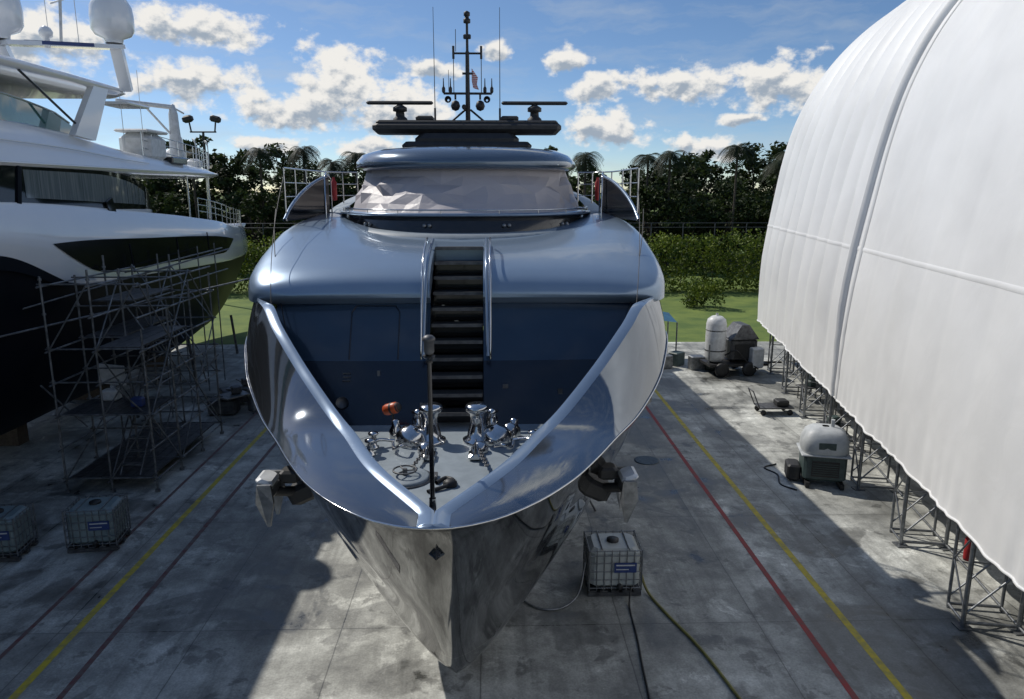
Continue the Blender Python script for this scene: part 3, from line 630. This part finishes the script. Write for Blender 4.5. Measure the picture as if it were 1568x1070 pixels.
for yy in [4,10,16,20,22,24,26,28,29.5,30.2,30.6,30.8]:
    wv=pchip([4,22,29.5,30.4,30.8],[4.0,4.05,4.0,3.7,3.2],yy); S.append([(wv-.3,yy,12.5),(wv,yy,12.6),(wv-.03,yy,12.71),(wv-.6,yy,12.9),(0,yy,13.0),(-wv,yy,12.71),(-wv,yy,12.5)])
loft('hardtop',S,M['white'],LY,closed=True,caps=True)
b=B()
for x in(3.95,-3.75):
    vs=[(x,26.0,10.8),(x,27.3,10.7),(x,28.6,12.6),(x,27.6,12.6)]; v2=[(p[0]-.22,p[1],p[2]) for p in vs]; b.add(vs+v2,[(0,1,2,3),(7,6,5,4)]+[(i,4+i,4+(i+1)%4,(i+1)%4) for i in range(4)],0)
b.box((3.7,30.2,12.2),(1.2,1.8,.1),0,bev=.04)
b.cyl((3.8,23.6,12.5),(3.8,26.6,11.1),.04,n=8,mi=1)
b.beam((4.1,29.4,14.15),(2.2,25.5,13.6),.7,.14); b.beam((2.2,25.5,13.6),(-2.2,25.5,13.6),.7,.14)
b.beam((4.0,29.9,12.7),(4.1,29.2,14.2),.4,.28); b.beam((-4.0,29.9,12.7),(-3.9,29.2,14.2),.4,.28); b.beam((-4,29.2,14.15),(-2.2,25.5,13.6),.7,.14); b.beam((1.8,26.7,12.8),(2.1,25.6,13.6),.4,.3)
b.beam((3.85,28.1,14.0),(2.75,25.9,13.7),.05,.12,2)
b.obj('hardtop_supports_and_arch',[M['white'],M['black'],M['label']],LY)
b=B()
for (x,yy,z) in((4.05,29.2,14.4),(2.2,25.5,13.85),(-2.4,26.4,13.8)):
    b.lathe((x,yy,z),[(.3,-.15),(.32,0),(.6,.12),(.72,.3),(.74,.75),(.7,1.1),(.53,1.42),(.27,1.6),(0,1.66)],26)
b.lathe((2.9,26.9,14.0),[(.1,-.3),(.1,0),(.2,.05),(.22,.2),(.15,.33),(0,.4)],18)
b.obj('satellite_domes',M['white'],LY)
b=B(); b.cyl((3.1,27.4,13.9),(3.3,27.4,16.0),.05); b.cyl((2.9,27.4,15.2),(3.6,27.4,15.4),.03); b.lathe((3.3,27.4,15.8),[(.05,0),(.12,.05),(.1,.3),(0,.35)],10); b.lathe((3.6,27.4,15.4),[(.05,0),(.12,.05),(.1,.3),(0,.35)],10)
for x in(2.6,3.6): b.cyl((x,27.6,13.9),(x,27.6,17),.012,n=5)
b.cyl((3.9,29.5,10.6),(3.9,29.5,12.6),.012,n=5); b.cyl((3.95,31.0,10.4),(3.95,31.0,13.6),.012,n=5)
b.obj('mast_and_antennas',M['whitem'],LY)
b=B()
b.box((3.1,32.8,10.75),(1.3,1.9,1.2),0,bev=.25); b.box((3.1,32.8,11.4),(1.4,2.0,.12),0,bev=.05)
b.lathe((3.3,35.7,10.0),[(.35,0),(.3,.6),(.22,1.8),(.2,2.4),(.1,2.8),(0,2.85)],14); b.cyl((3.3,35.7,12.7),(1.6,34.0,12.8),.11,.09); b.cyl((3.3,35.7,11.3),(2.5,34.8,12.6),.05)
b.cyl((3.3,35.7,12.7),(3.5,36.4,12.5),.04)
b.box((2.6,37.2,10.5),(.9,.9,.9),0,bev=.2); b.box((3.72,34.4,10.28),(.5,1.6,.3),1,bev=.05); b.box((2.8,39.0,10.3),(.7,.7,.5),0,bev=.15)
for yy in(36.6,38.2,39.8): b.tube(crom([(3.2,yy,10.1),(3.2,yy+.1,11.3),(2.9,yy+.5,11.5),(2.9,yy+.9,11.2),(2.9,yy+.9,10.1)],5),.025,6)
b.obj('crane_and_lockers',[M['whitem'],M['black']],LY)
b=B()
for yy in(8,14,20,26,32,38): b.box((0,yy,.45),(1.6,.6,.9),0)
for yy in(12,18,29,35,41):
    b.cyl((3.5,yy,.02),(3.3,yy,2.2),.07,mi=1)
b.obj('keel_blocks',[M['wood'],M['galvd']],LY)

# ------------------------------------------------------------------ scaffold
SC=empty('scaffold_tower',(0,0,0))
xs=[-12.9,-11.55,-10.2]; ysc=[21.4,23.2,25,26.9]
b=B(); 
for x in xs:
    for yy in ysc:
        h=6.7 if x<-11 else (5.4 if yy<24 else 6.4)
        h+=random.uniform(-.4,.5)
        b.cyl((x,yy,.1),(x,yy,h),.032,n=7); b.cyl((x,yy,.015),(x,yy,.1),.08,n=8)
        for z in np.arange(.5,h,1.0): b.cyl((x,yy,z-.03),(x,yy,z+.03),.055,n=7)
for z in(.4,1.4,2.4,3.4,4.4,5.4,6.3):
    for x in xs: 
        if random.random()<.85: b.cyl((x,ysc[0]-.2,z),(x,ysc[-1]+.2,z),.028,n=6)
    for yy in ysc:
        if random.random()<.85: b.cyl((xs[0]-.1,yy,z+.06),(xs[-1]+.15,yy,z+.06),.028,n=6)
for i in range(3):
    for k,z in enumerate((.4,2.4,4.4)):
        a,c_=(ysc[i],ysc[i+1]) if (i+k)%2 else (ysc[i+1],ysc[i]); b.cyl((xs[2]+.05,a,z),(xs[2]+.05,c_,z+2),.024,n=6)
        b.cyl((xs[1],c_,z),(xs[1],a,z+2),.024,n=6)
for i in range(2):
    for z in(.4,2.4,4.4): b.cyl((xs[i],ysc[0]-.04,z),(xs[i+1],ysc[0]-.04,z+2),.024,n=6); b.cyl((xs[i+1],ysc[3],z),(xs[i],ysc[3],z+2),.024,n=6)
for i in range(14):
    x0=random.uniform(-12.9,-10.2); y0=random.uniform(21.4,26.9); z0=random.uniform(1,5.5); d=random.uniform(.8,1.8)
    b.cyl((x0,y0,z0),(x0+random.choice((-d,d,0))*.6,min(27.2,y0+random.uniform(-1.2,1.2)),z0+random.choice((0,.9,1.6))),.026,n=6)
b.cyl((-14.2,20.4,4.9),(-9.2,28.5,5.7),.03,n=6); b.cyl((-16,19.3,4.9),(-9.6,27.5,6.9),.026,n=6); b.cyl((-13.2,27,6.1),(-12.9,36,6.3),.03,n=6); b.cyl((-13,27,5.2),(-12.7,36,5.3),.03,n=6)
for yy in(29,31,33,35): b.cyl((-12.9,yy,0.02),(-12.9,yy,6.6),.03,n=6)
b.obj('tubes',M['scaf'],SC)
b=B()
for z,x0,x1,y0,y1 in((2.35,-12.8,-10.3,21.5,23.1),(.35,-12.8,-10.4,21.5,26.8),(4.4,-12.8,-11.6,23.2,26.8),(4.4,-11.5,-10.3,21.4,24.9),(5.4,-12.9,-11.6,24,27)):
    n=max(2,int((x1-x0)/.3))
    for i in range(n): b.box((x0+(i+.5)*(x1-x0)/n,(y0+y1)/2,z+.1),((x1-x0)/n-.02,y1-y0,.045))
b.obj('platforms',M['galvd'],SC)
b=B()
for s_ in(0,.6):
    b.cyl((-11.4+s_,21.6,.4),(-11.4+s_,24.9,4.4),.03,n=6)
for i in range(13): f=i/12; b.box((-11.1,21.6+3.3*f,.4+4*f),(.6,.2,.03))
b.obj('ladder',M['scaf'],SC)
b=B(); b.box((-12.2,23.4,3.2),(.8,.03,.7),0,ry=.1,rx=.2); b.box((-12.1,23,2.65),(.5,.4,.35),0,bev=.05); b.box((-10.9,22.2,2.63),(.35,.3,.3),1,bev=.04); b.obj('plastic_sheet_and_buckets',[M['whitem'],M['label']],SC)
b=B()
for i in range(6): b.box((-10.6+random.uniform(-.6,.6),29.5+i*1.3,.35+.1*(i%2)),(1.1,.8,.6),0,rz=random.uniform(0,1),bev=.05); b.box((-10.6,29.5+i*1.3,.8),(1.2,.9,.05),1,rz=random.uniform(0,1)); b.box((-10.5,29.6+i*1.3,1.0),(.4,.3,.3),0,rz=random.uniform(0,1),bev=.04)
for i in range(3): b.lathe((-9.9+.2*i,30+1.5*i,.02),[(.3,0),(.3,.85),(.28,.88),(0,.88)],14,1)
b.obj('work_bench',[M['galvd'],M['galv']])

# ------------------------------------------------------------------ IBC totes
def tote(x,yy,rz,col):
    e=empty('ibc_tote',(x,yy,.016),rz)
    b=B()
    for i in range(5): b.box((-.5+i*.25,0,.14),(.16,1.0,.03))
    for j in(-.42,0,.42): b.box((0,j,.06),(1.2,.12,.09))
    b.obj('pallet',M['galvd'],e)
    b=B(); b.box((0,0,.66),(1.12,.92,.94),0,bev=.09); b.lathe((0,0,1.13),[(.14,0),(.14,.05),(0,.05)],16,1); b.lathe((.1,-.46,.26),[(.06,0),(.06,.1),(0,.1)],10,1,(0,-1,0)); b.obj('bottle',[col,M['matblack']],e)
    b=B()
    for z in(.22,.42,.62,.82,1.0,1.12):
        for sy in(-.49,.49): b.cyl((-.59,sy,z),(.59,sy,z),.012,n=5)
        for sx_ in(-.59,.59): b.cyl((sx_,-.49,z),(sx_,.49,z),.012,n=5)
    for k in range(8):
        xx=-.59+1.18*k/7
        for sy in(-.49,.49): b.cyl((xx,sy,.16),(xx,sy,1.14),.011 if 0<k<7 else .02,n=5)
    for k in range(7):
        yy_=-.49+.98*k/6
        for sx_ in(-.59,.59): b.cyl((sx_,yy_,.16),(sx_,yy_,1.14),.011,n=5)
    for xx in(-.3,.3): b.cyl((xx,-.49,1.15),(xx,.49,1.15),.015,n=5)
    b.obj('cage',M['galv'],e)
    b=B(); b.box((.22,-.505,.72),(.5,.008,.24)); b.obj('label_plate',M['label'],e)
    b=B(); b.box((.22,-.512,.78),(.42,.006,.03)); b.box((.15,-.512,.68),(.28,.006,.02)); b.obj('label_text',M['whitem'],e)
bot=pmat('tote_plastic',(.5,.52,.5),(.36,.39,.38),2,.4); bot2=pmat('tote_plastic_blue',(.24,.3,.31),(.15,.2,.21),2,.4)
tote(2.75,15.55,0,bot); tote(-10.2,18.0,.12,bot2); tote(-12.35,17.5,.1,bot2)

def hose(name,pts,r,m): b=B(); b.tube(crom(pts,10),r,8); b.obj(name,m)
hose('water_hose',[(2.1,15.3,.75),(1.9,14.9,.2),(1.5,14.6,.04),(1.0,14.6,.04),(.6,15.1,.04),(.45,16,.04),(.2,17.5,.04)],.025,M['galv'])
hose('water_hose',[(3.1,15.6,1.0),(3.35,15.6,.6),(3.5,15.2,.1),(3.75,14.3,.045),(4.1,13.2,.045),(4.35,12.0,.045),(4.6,10.5,.045),(4.9,8,.045)],.03,M['hose'])
hose('power_cable',[(3.1,15.0,.3),(3.0,14.6,.04),(2.95,13.5,.035),(2.85,12.2,.035),(2.75,10,.035),(2.9,7,.035)],.02,M['matblack'])
b=B(); b.lathe((5.25,23.6,.018),[(.42,0),(.42,.012),(.36,.014),(0,.014)],28); b.obj('manhole_cover',M['grate'])
b=B()
b.box((-3.4,11.35,.02),(1.1,.32,.016),0)
for i in range(22): b.box((-3.9+i*.048,11.35,.034),(.024,.26,.012),1)
b.obj('drain_grate',[M['matblack'],M['galvd']])

# ------------------------------------------------------------------ tent
TX,TY=9.35,11.55; du=Vector((.184,.983,0)); nu=Vector((.983,-.184,0))
T=empty('boat_shelter_tent',(TX,TY,0))
pr=[(0,2.1),(.02,3.2),(.1,4.8),(.28,6.6),(.6,8.7),(.95,10.6),(1.45,12.4),(2.3,14.2),(3.6,15.9),(5.4,17.4),(8,18.8),(11,19.4)]
pp=crom([(a,0,z) for a,z in pr],6); acc=[0]
for i in range(1,len(pp)): acc.append(acc[-1]+(pp[i]-pp[i-1]).length)
def at(u):
    d=u*acc[-1]; k=int(np.searchsorted(acc,d))-1; k=max(0,min(k,len(pp)-2)); q=(d-acc[k])/(acc[k+1]-acc[k]); p=pp[k].lerp(pp[k+1],q); tt=(pp[k+1]-pp[k]).normalized(); return p,Vector((-tt.z,0,tt.x))
tA,tB=-24,28.2; nt_=420; na=60
def tpt(tv,u,extra=0,mir=False):
    p,nr=at(u)
    ph=(tv-12.5)/1.85; sc=abs(math.sin(math.pi*ph))
    amp=.24 if tv>12.8 else .045
    env=min(1,u*7)*.85+.15
    bulge=amp*(sc**.7)*env+ .03*math.sin(tv*.8+u*9)+.015*math.sin(tv*2.3-u*17)
    lowf=max(0,1-u/.22); hem=max(0,1-u/.07)
    bulge+=.012*lowf*math.sin(tv*5.1+4*math.sin(u*40+tv*.7))+.025*hem*math.sin(tv*9.3+2*math.sin(tv*1.7))
    s=p.x+nr.x*(bulge+extra); z=p.z+nr.z*(bulge+extra)
    if u<.01: z+=.02*math.sin(tv*3.3)+.04*abs(math.sin(math.pi*(tv-12.5)/3.7))
    if mir: s=22-s
    return du*tv+nu*s+Vector((0,0,z))
for mir,nm1 in((False,'near'),(True,'far')):
    nn=nt_ if not mir else 150
    secs=[[tpt(tA+(tB-tA)*i/nn,k/na,0,mir) for k in range(na+1)] for i in range(nn+1)]
    loft('membrane_'+nm1,secs,M['tent'],T)
for tv,nm1 in((tA,'front'),(tB,'rear')):
    V=[tpt(tv,k/na) for k in range(na+1)]+[tpt(tv,k/na,0,True) for k in range(na,-1,-1)]
    mesh_obj('end_wall_'+nm1,V,[tuple(range(len(V)))],M['tent'],T)
for k in range(400):
    if at(k/400)[0].z>=7.1: uu=k/400; break
secs=[[tpt(tA+(tB-tA)*i/nt_,uu-.003,.004),tpt(tA+(tB-tA)*i/nt_,uu-.0015,.015),tpt(tA+(tB-tA)*i/nt_,uu+.0015,.015),tpt(tA+(tB-tA)*i/nt_,uu+.003,.004)] for i in range(nt_+1)]
loft('horizontal_seam',secs,M['tent'],T)
for tc_,ww in((12.4,.14),(12.85,.08)):
    secs=[]
    for k in range(na*2+1):
        u=k/(na*2); secs.append([tpt(tc_-ww,u,.01),tpt(tc_-ww*.7,u,.06),tpt(tc_,u,.075),tpt(tc_+ww*.7,u,.06),tpt(tc_+ww,u,.01)])
    loft('vertical_lacing_seam',secs,M['tent'],T)
b=B(); b.tube([tpt(tA+(tB-tA)*i/nt_,0.0)+Vector((0,0,-.02)) for i in range(nt_+1)],.035,6); b.obj('hem',M['tent'],T)
b=B()
def W(tv,s,z): return du*tv+nu*s+Vector((0,0,z))
tv=-20
while tv<28:
    for s in(.12,1.2):
        b.cyl(W(tv,s,.03),W(tv,s,3.0),.05,n=8); b.cyl(W(tv+.75,s,.03),W(tv+.75,s,3.0),.035,n=8)
        b.box(W(tv,s,.03),(.3,.3,.03))
    b.cyl(W(tv,.12,.12),W(tv,1.2,.12),.04,n=6); b.cyl(W(tv,.12,.3),W(tv,1.2,1.5),.025,n=6); b.cyl(W(tv,1.2,1.5),W(tv,.12,2.6),.025,n=6); b.cyl(W(tv,.12,1.5),W(tv,1.2,1.5),.025,n=6)
    b.cyl(W(tv,.12,.12),W(tv+.75,.12,.12),.03,n=6); b.cyl(W(tv,.12,.35),W(tv+.75,.12,1.2),.022,n=6); b.cyl(W(tv+.75,.12,1.2),W(tv,.12,2.1),.022,n=6)
    b.cyl(W(tv+.75,.12,.12),W(tv+.75,1.2,.12),.035,n=6); b.cyl(W(tv+.75,.12,.3),W(tv+.75,1.2,1.5),.022,n=6)
    for s in(20.8,21.9): b.cyl(W(tv,s,.03),W(tv,s,3),.05,n=6)
    tv+=3.7
for s in(.12,1.2): b.cyl(W(-22,s,2.25),W(28,s,2.25),.04,n=6)
b.cyl(W(-22,1.2,.12),W(28,1.2,.12),.03,n=6)
b.obj('support_frames',M['galv'],T)
H=empty('boat_hull',(TX,TY,0)); secs=[]
for tv in np.arange(-18,26,1.5):
    wv=4.2*min(1,max(0,(25.5-tv)/12))**.6; s=[]
    for k in range(21):
        q=(k-10)/10; s.append(du*tv+nu*(11+wv*math.copysign(abs(q)**.6,q))+Vector((0,0,1.3+4.2*abs(q)**1.3)))
    secs.append(s)
loft('hull',secs,M['nhull'],H)
b=B()
for tv in(-12,-6,0,6,12,18): b.box(W(tv,11,.65),(1.5,.8,1.3))
b.obj('keel_blocks',M['wood'],H)
b=B()
for k in range(7): 
    r_=.32-.02*k; b.tube([W(-.4+r_*math.cos(a)*1.3,.7+r_*math.sin(a),.06+.03*k) for a in np.linspace(0,2*math.pi,22)],.022,6)
b.obj('coiled_cable',M['hose'],None).location=(TX,TY,0)
b=B(); b.lathe((0,0,0),[(0,.1),(.08,.1),(.09,.15),(.09,.6),(.04,.68),(.03,.76)],14); o=b.obj('fire_extinguisher',M['red']); o.location=Vector((TX,TY,1.0))+W(3.1,.45,0)
b=B()
for i in range(9):
    tv=13+i*1.7; p=W(tv,.6+random.random()*1.5,0); h=random.uniform(.5,1.1)
    b.box((p.x,p.y,h),(1.0,.7,.05),0,rz=random.random(),bev=.01); 
    for a_,c_ in((-.4,-.25),(.4,-.25),(-.4,.25),(.4,.25)): b.cyl((p.x+a_,p.y+c_,0.02),(p.x+a_,p.y+c_,h),.025,n=6)
    b.box((p.x,p.y,h+.15),(.4,.35,.28),1,rz=random.random(),bev=.04)
b.obj('work_table',[M['galvd'],M['greenm']]).location=(TX,TY,0)

b=B()
for x in(-.5,.5): b.box((x,0,.1),(.12,1.3,.16),2)
b.box((0,0,.62),(1.25,1.05,.85),1,bev=.08); b.box((0,-.53,.6),(.8,.02,.5),2)
for i in range(6): b.box((0,-.545,.42+i*.07),(.74,.02,.02),1)
ringz=[(1.03,.66,.56),(1.15,.7,.6),(1.45,.68,.58),(1.68,.58,.5),(1.8,.42,.36),(1.84,.1,.1)]
vs=[];seg=24
for z,wx,wy in ringz:
    for k in range(seg):
        a=2*math.pi*k/seg; c_,s_=math.cos(a),math.sin(a); vs.append((wx*math.copysign(abs(c_)**.55,c_),wy*math.copysign(abs(s_)**.55,s_),z))
fs=[(i*seg+k,i*seg+(k+1)%seg,(i+1)*seg+(k+1)%seg,(i+1)*seg+k) for i in range(5) for k in range(seg)]; b.add(vs,fs,0,True)
b.box((0,0,1.02),(1.45,1.2,.05),0,bev=.02); b.cyl((.2,0,1.8),(.2,0,2.05),.06); b.box((-.85,.1,.3),(.4,.7,.5),2,bev=.05)
b.box((0,-.57,1.35),(.5,.04,.22),1,bev=.01)
o=b.obj('portable_generator',[M['hood'],M['greenm'],M['matblack']]); o.location=(10.35,21.6,.016); o.rotation_euler=(0,0,-.25)
hose('power_cable',[(9.3,20.9,.04),(9.0,21.4,.03),(9.2,22.2,.03),(9.0,22.8,.03),(9.5,23.1,.04)],.025,M['matblack'])
b=B()
b.box((0,0,.55),(3.0,1.6,.12),2); 
for x in(-.9,.5):
    for s_ in(-.85,.85): b.lathe((x,s_,.36),[(0,-.1),(.2,-.1),(.34,-.08),(.36,0),(.34,.08),(.2,.1),(0,.1)],20,2,(0,1,0))
b.lathe((-1.0,-.1,.62),[(.2,0),(.42,.1),(.5,.3),(.5,1.9),(.44,2.15),(.25,2.3),(.06,2.34),(.06,2.45)],24,0); b.cyl((-1.0,-.1,1.2),(-1.0,-.1,1.26),.51,n=24,mi=1); b.cyl((-1.0,-.1,2.2),(-1.0,-.1,2.26),.5,n=24,mi=1)
b.box((.35,.1,1.25),(1.4,1.2,1.1),1,bev=.1); 
b.add([(-.35,-.6,1.8),(1.05,-.6,1.8),(.55,-.5,2.5),(.15,-.5,2.5),(-.35,.8,1.8),(1.05,.8,1.8),(.55,.6,2.5),(.15,.6,2.5)],[(0,1,2,3),(5,4,7,6),(1,5,6,2),(4,0,3,7),(3,2,6,7)],1)
b.box((.35,-.52,1.2),(1.0,.03,.7),2); b.box((.9,-.7,.9),(.6,.5,1.0),0,bev=.05); b.cyl((1.5,0,.5),(2.6,0,.45),.05,mi=2); b.cyl((-1.5,-.6,.6),(-1.5,-.6,1.6),.04,mi=3); b.tube(crom([(-.6,-.4,1.0),(-.2,-.8,1.3),(.3,-.8,.8),(.9,-1,.4)],8),.04,mi=2)
o=b.obj('compressor_trailer',[M['whitem'],M['galvd'],M['matblack'],M['galv']]); o.location=(12.1,35.8,.016); o.rotation_euler=(0,0,.1)
b=B(); b.box((0,0,.3),(1.4,.8,.05),0); b.box((.3,0,.45),(.5,.5,.25),1,bev=.04)
for x in(-.55,.55):
    for s_ in(-.35,.35): b.lathe((x,s_,.12),[(0,-.04),(.11,-.04),(.12,0),(.11,.04),(0,.04)],14,1,(0,1,0))
b.tube([(-.7,-.3,.3),(-1.0,-.3,1.0),(-1.0,.3,1.0),(-.7,.3,.3)],.025,6,0)
o=b.obj('hand_cart',[M['galvd'],M['matblack']]); o.location=(11.6,28.9,.016)
b=B(); b.add([(0,0,2.3),(1.6,0,2.1),(1.6,2,2.3),(0,2,2.6)],[(0,1,2,3)],1)
for x,yy,h in((0,0,2.3),(1.6,0,2.1),(1.6,2,2.3),(0,2,2.6)): b.cyl((x,yy,0.01),(x,yy,h),.04)
o=b.obj('canopy',[M['galv'],pmat('blue_tarp',(.03,.12,.2),(.02,.08,.15),3,.6)]); o.location=(8.3,38.5,.012)
b=B(); 
for i in range(5): b.box((i*.8,random.uniform(-.8,.4),.35),(.7,.6,.7),i%2,rz=random.random(),bev=.04)
o=b.obj('storage_crates',[M['galv'],M['greenm']]); o.location=(8.9,37.2,.016)

F=B(); F.cyl((0,0,0),(0,0,13.4),.14,.09,10); F.cyl((-1.0,0,13.4),(1.0,0,13.4),.06)
for s_ in(-1,1): F.cyl((s_*.9,0,13.4),(s_*1.0,0,14.1),.06); F.box((s_*1.05,-.1,14.35),(.75,.6,.5),0,ry=s_*.25,bev=.12)
o=F.obj('floodlight_pole',M['matblack']); o.location=(-22.2,60,0)

# ------------------------------------------------------------------ vegetation
def leaves(cs,rad,per,size,flat=.8):
    n=len(cs)*per; c=np.repeat(np.array(cs),per,0); rr=np.repeat(np.array(rad),per)
    d=rng.normal(size=(n,3)); d/=np.linalg.norm(d,axis=1)[:,None]; c=c+d*(rr*rng.uniform(.3,1.0,n))[:,None]*np.array([1,1,flat])
    a=rng.normal(size=(n,3)); a/=np.linalg.norm(a,axis=1)[:,None]; bb=np.cross(a,rng.normal(size=(n,3))); bb/=np.linalg.norm(bb,axis=1)[:,None]
    s=(size*rng.uniform(.6,1.4,n))[:,None]
    v=np.stack([c-a*s,c+bb*s*.5,c+a*s,c-bb*s*.5],1).reshape(-1,3); f=np.arange(n*4).reshape(-1,4)
    return v,f
def tree_mesh(name,h,cr,size,ncl,per):
    b=B(); th=h*.45; b.cyl((0,0,0),(.2,0,th),.28,.2,8)
    cs=[];rad=[]
    for i in range(ncl):
        a=random.uniform(0,2*math.pi); q=math.sqrt(random.random()); zz=random.uniform(.18,1)
        rr=cr*q*(1-.75*max(0,zz-.45)**1.3/.55)*(.75 if zz<.3 else 1)
        cs.append((rr*math.cos(a),rr*math.sin(a),h*zz)); rad.append(random.uniform(.6,1.4)*cr*.24)
        if i%5==0: b.cyl((.2,0,th*random.uniform(.5,1)),cs[-1],.1,.03,5)
    v,f=leaves(cs,rad,per,size)
    o=len(b.v); V=b.v+[tuple(p) for p in v]; Fq=b.f+[tuple(int(x)+o for x in q) for q in f]
    me=bpy.data.meshes.new(name); me.from_pydata(V,[],Fq); me.materials.append(M['bark']); me.materials.append(M['leaf'])
    me.polygons.foreach_set('material_index',[0]*len(b.f)+[1]*len(f)); me.update(); return me
tm=[tree_mesh('tree_crown',random.uniform(10,13),random.uniform(3.6,5),.24,52,85) for _ in range(5)]
def palm_mesh(h):
    b=B(); b.tube([(.3*math.sin(k/10*2),0,h*k/10) for k in range(11)],.13,8); c=Vector((.3*math.sin(2),0,h))
    for i in range(30):
        a=2*math.pi*i/30+random.uniform(-.1,.1); up=random.uniform(-.5,1.2); Ln=random.uniform(2.0,2.8)
        d=Vector((math.cos(a),math.sin(a),0)); side=Vector((-d.y,d.x,0))
        P_=[c+d*(Ln*q)*(1-.15*q)+Vector((0,0,up*Ln*q*.8-1.6*q*q*(1.2+.5*up))) for q in [k/9 for k in range(10)]]
        for k in range(9):
            p0=P_[k];p1=P_[k+1]; wl=.75*math.sin(math.pi*min(1,(k+1.2)/10.5))
            for sg in(-1,1):
                for m_ in range(2):
                    pb=p0.lerp(p1,m_*.5); pe=pb+side*sg*wl+(p1-p0)*.7+Vector((0,0,-.35*wl)); b.add([pb,pb+(p1-p0)*.3,pe],[(0,1,2)],1)
    me=bpy.data.meshes.new('palm'); me.from_pydata(b.v,[],b.f); me.materials.append(M['bark']); me.materials.append(M['palm']); me.polygons.foreach_set('material_index',b.m); me.update(); return me
pm=[palm_mesh(h) for h in(12.3,13.2,14.2)]
TL=empty('tree_line')
k=0
for row,(yy,hs_) in enumerate(((83,.84),(93,.95),(105,1.06))):
    x=-75
    while x<85:
        o=bpy.data.objects.new('tree_%d'%k,random.choice(tm)); k+=1
        o.location=(x,yy+random.uniform(-3,3),0); s_=hs_*random.uniform(.74,1.16)*(1.05 if x<-24 else 1.0); o.scale=(s_*1.25,s_*1.25,s_); o.rotation_euler=(0,0,random.uniform(0,6.28)); link(o,TL)
        x+=random.uniform(3.6,5.8)
for i in range(26):  # unseen row added behind the camera for the hull to reflect
    o=bpy.data.objects.new('tree_%d'%k,random.choice(tm)); k+=1; o.location=(-90+i*7,-70+random.uniform(-6,6),0); o.rotation_euler=(0,0,random.uniform(0,6)); link(o,TL)
for x,yy,i in((-17.2,84,1),(-15.2,88,2),(-33,86,1),(-25,84,1),(17.6,86,2),(20,84,1),(26.5,82,2),(31.8,84,1),(34,86,2),(11,88,1),(-21.5,88,1),(40,82,2)):
    o=bpy.data.objects.new('palm_tree',pm[i]); o.location=(x,yy,0); o.rotation_euler=(0,0,random.uniform(0,6)); o.scale=(1,1,random.uniform(.9,1.04)); link(o)
cs=[];rad=[]
for x in np.arange(-62,62,.62):
    for zz in(.7,2.0,3.3,4.5):
        for yy in(66.0,67.6):
            top=5.1+.5*math.sin(x*.35)+.3*math.sin(x*1.3)
            if zz<top: cs.append((x+random.uniform(-.4,.4),yy+random.uniform(-.5,.5),min(zz+random.uniform(-.4,.5),top-.5))); rad.append(random.uniform(.7,1.15))
v,f=leaves(cs,rad,50,.15,1)
mesh_obj('hedge',v.tolist(),f.tolist(),M['hedge'])
cs=[(16.5+random.uniform(-1.3,1.3),57+random.uniform(-1,1),random.uniform(.3,1.9)) for _ in range(34)]
v,f=leaves(cs,[.6]*len(cs),50,.12,1); mesh_obj('shrub',v.tolist(),f.tolist(),M['hedge'])
b=B()
for x in np.arange(-60,62,3): b.cyl((x,69.5,0),(x,69.5,6.0),.05,n=6)
for z in(5.6,6.0): b.cyl((-60,69.5,z),(62,69.5,z),.03,n=6)
b.obj('fence',M['galvd'])
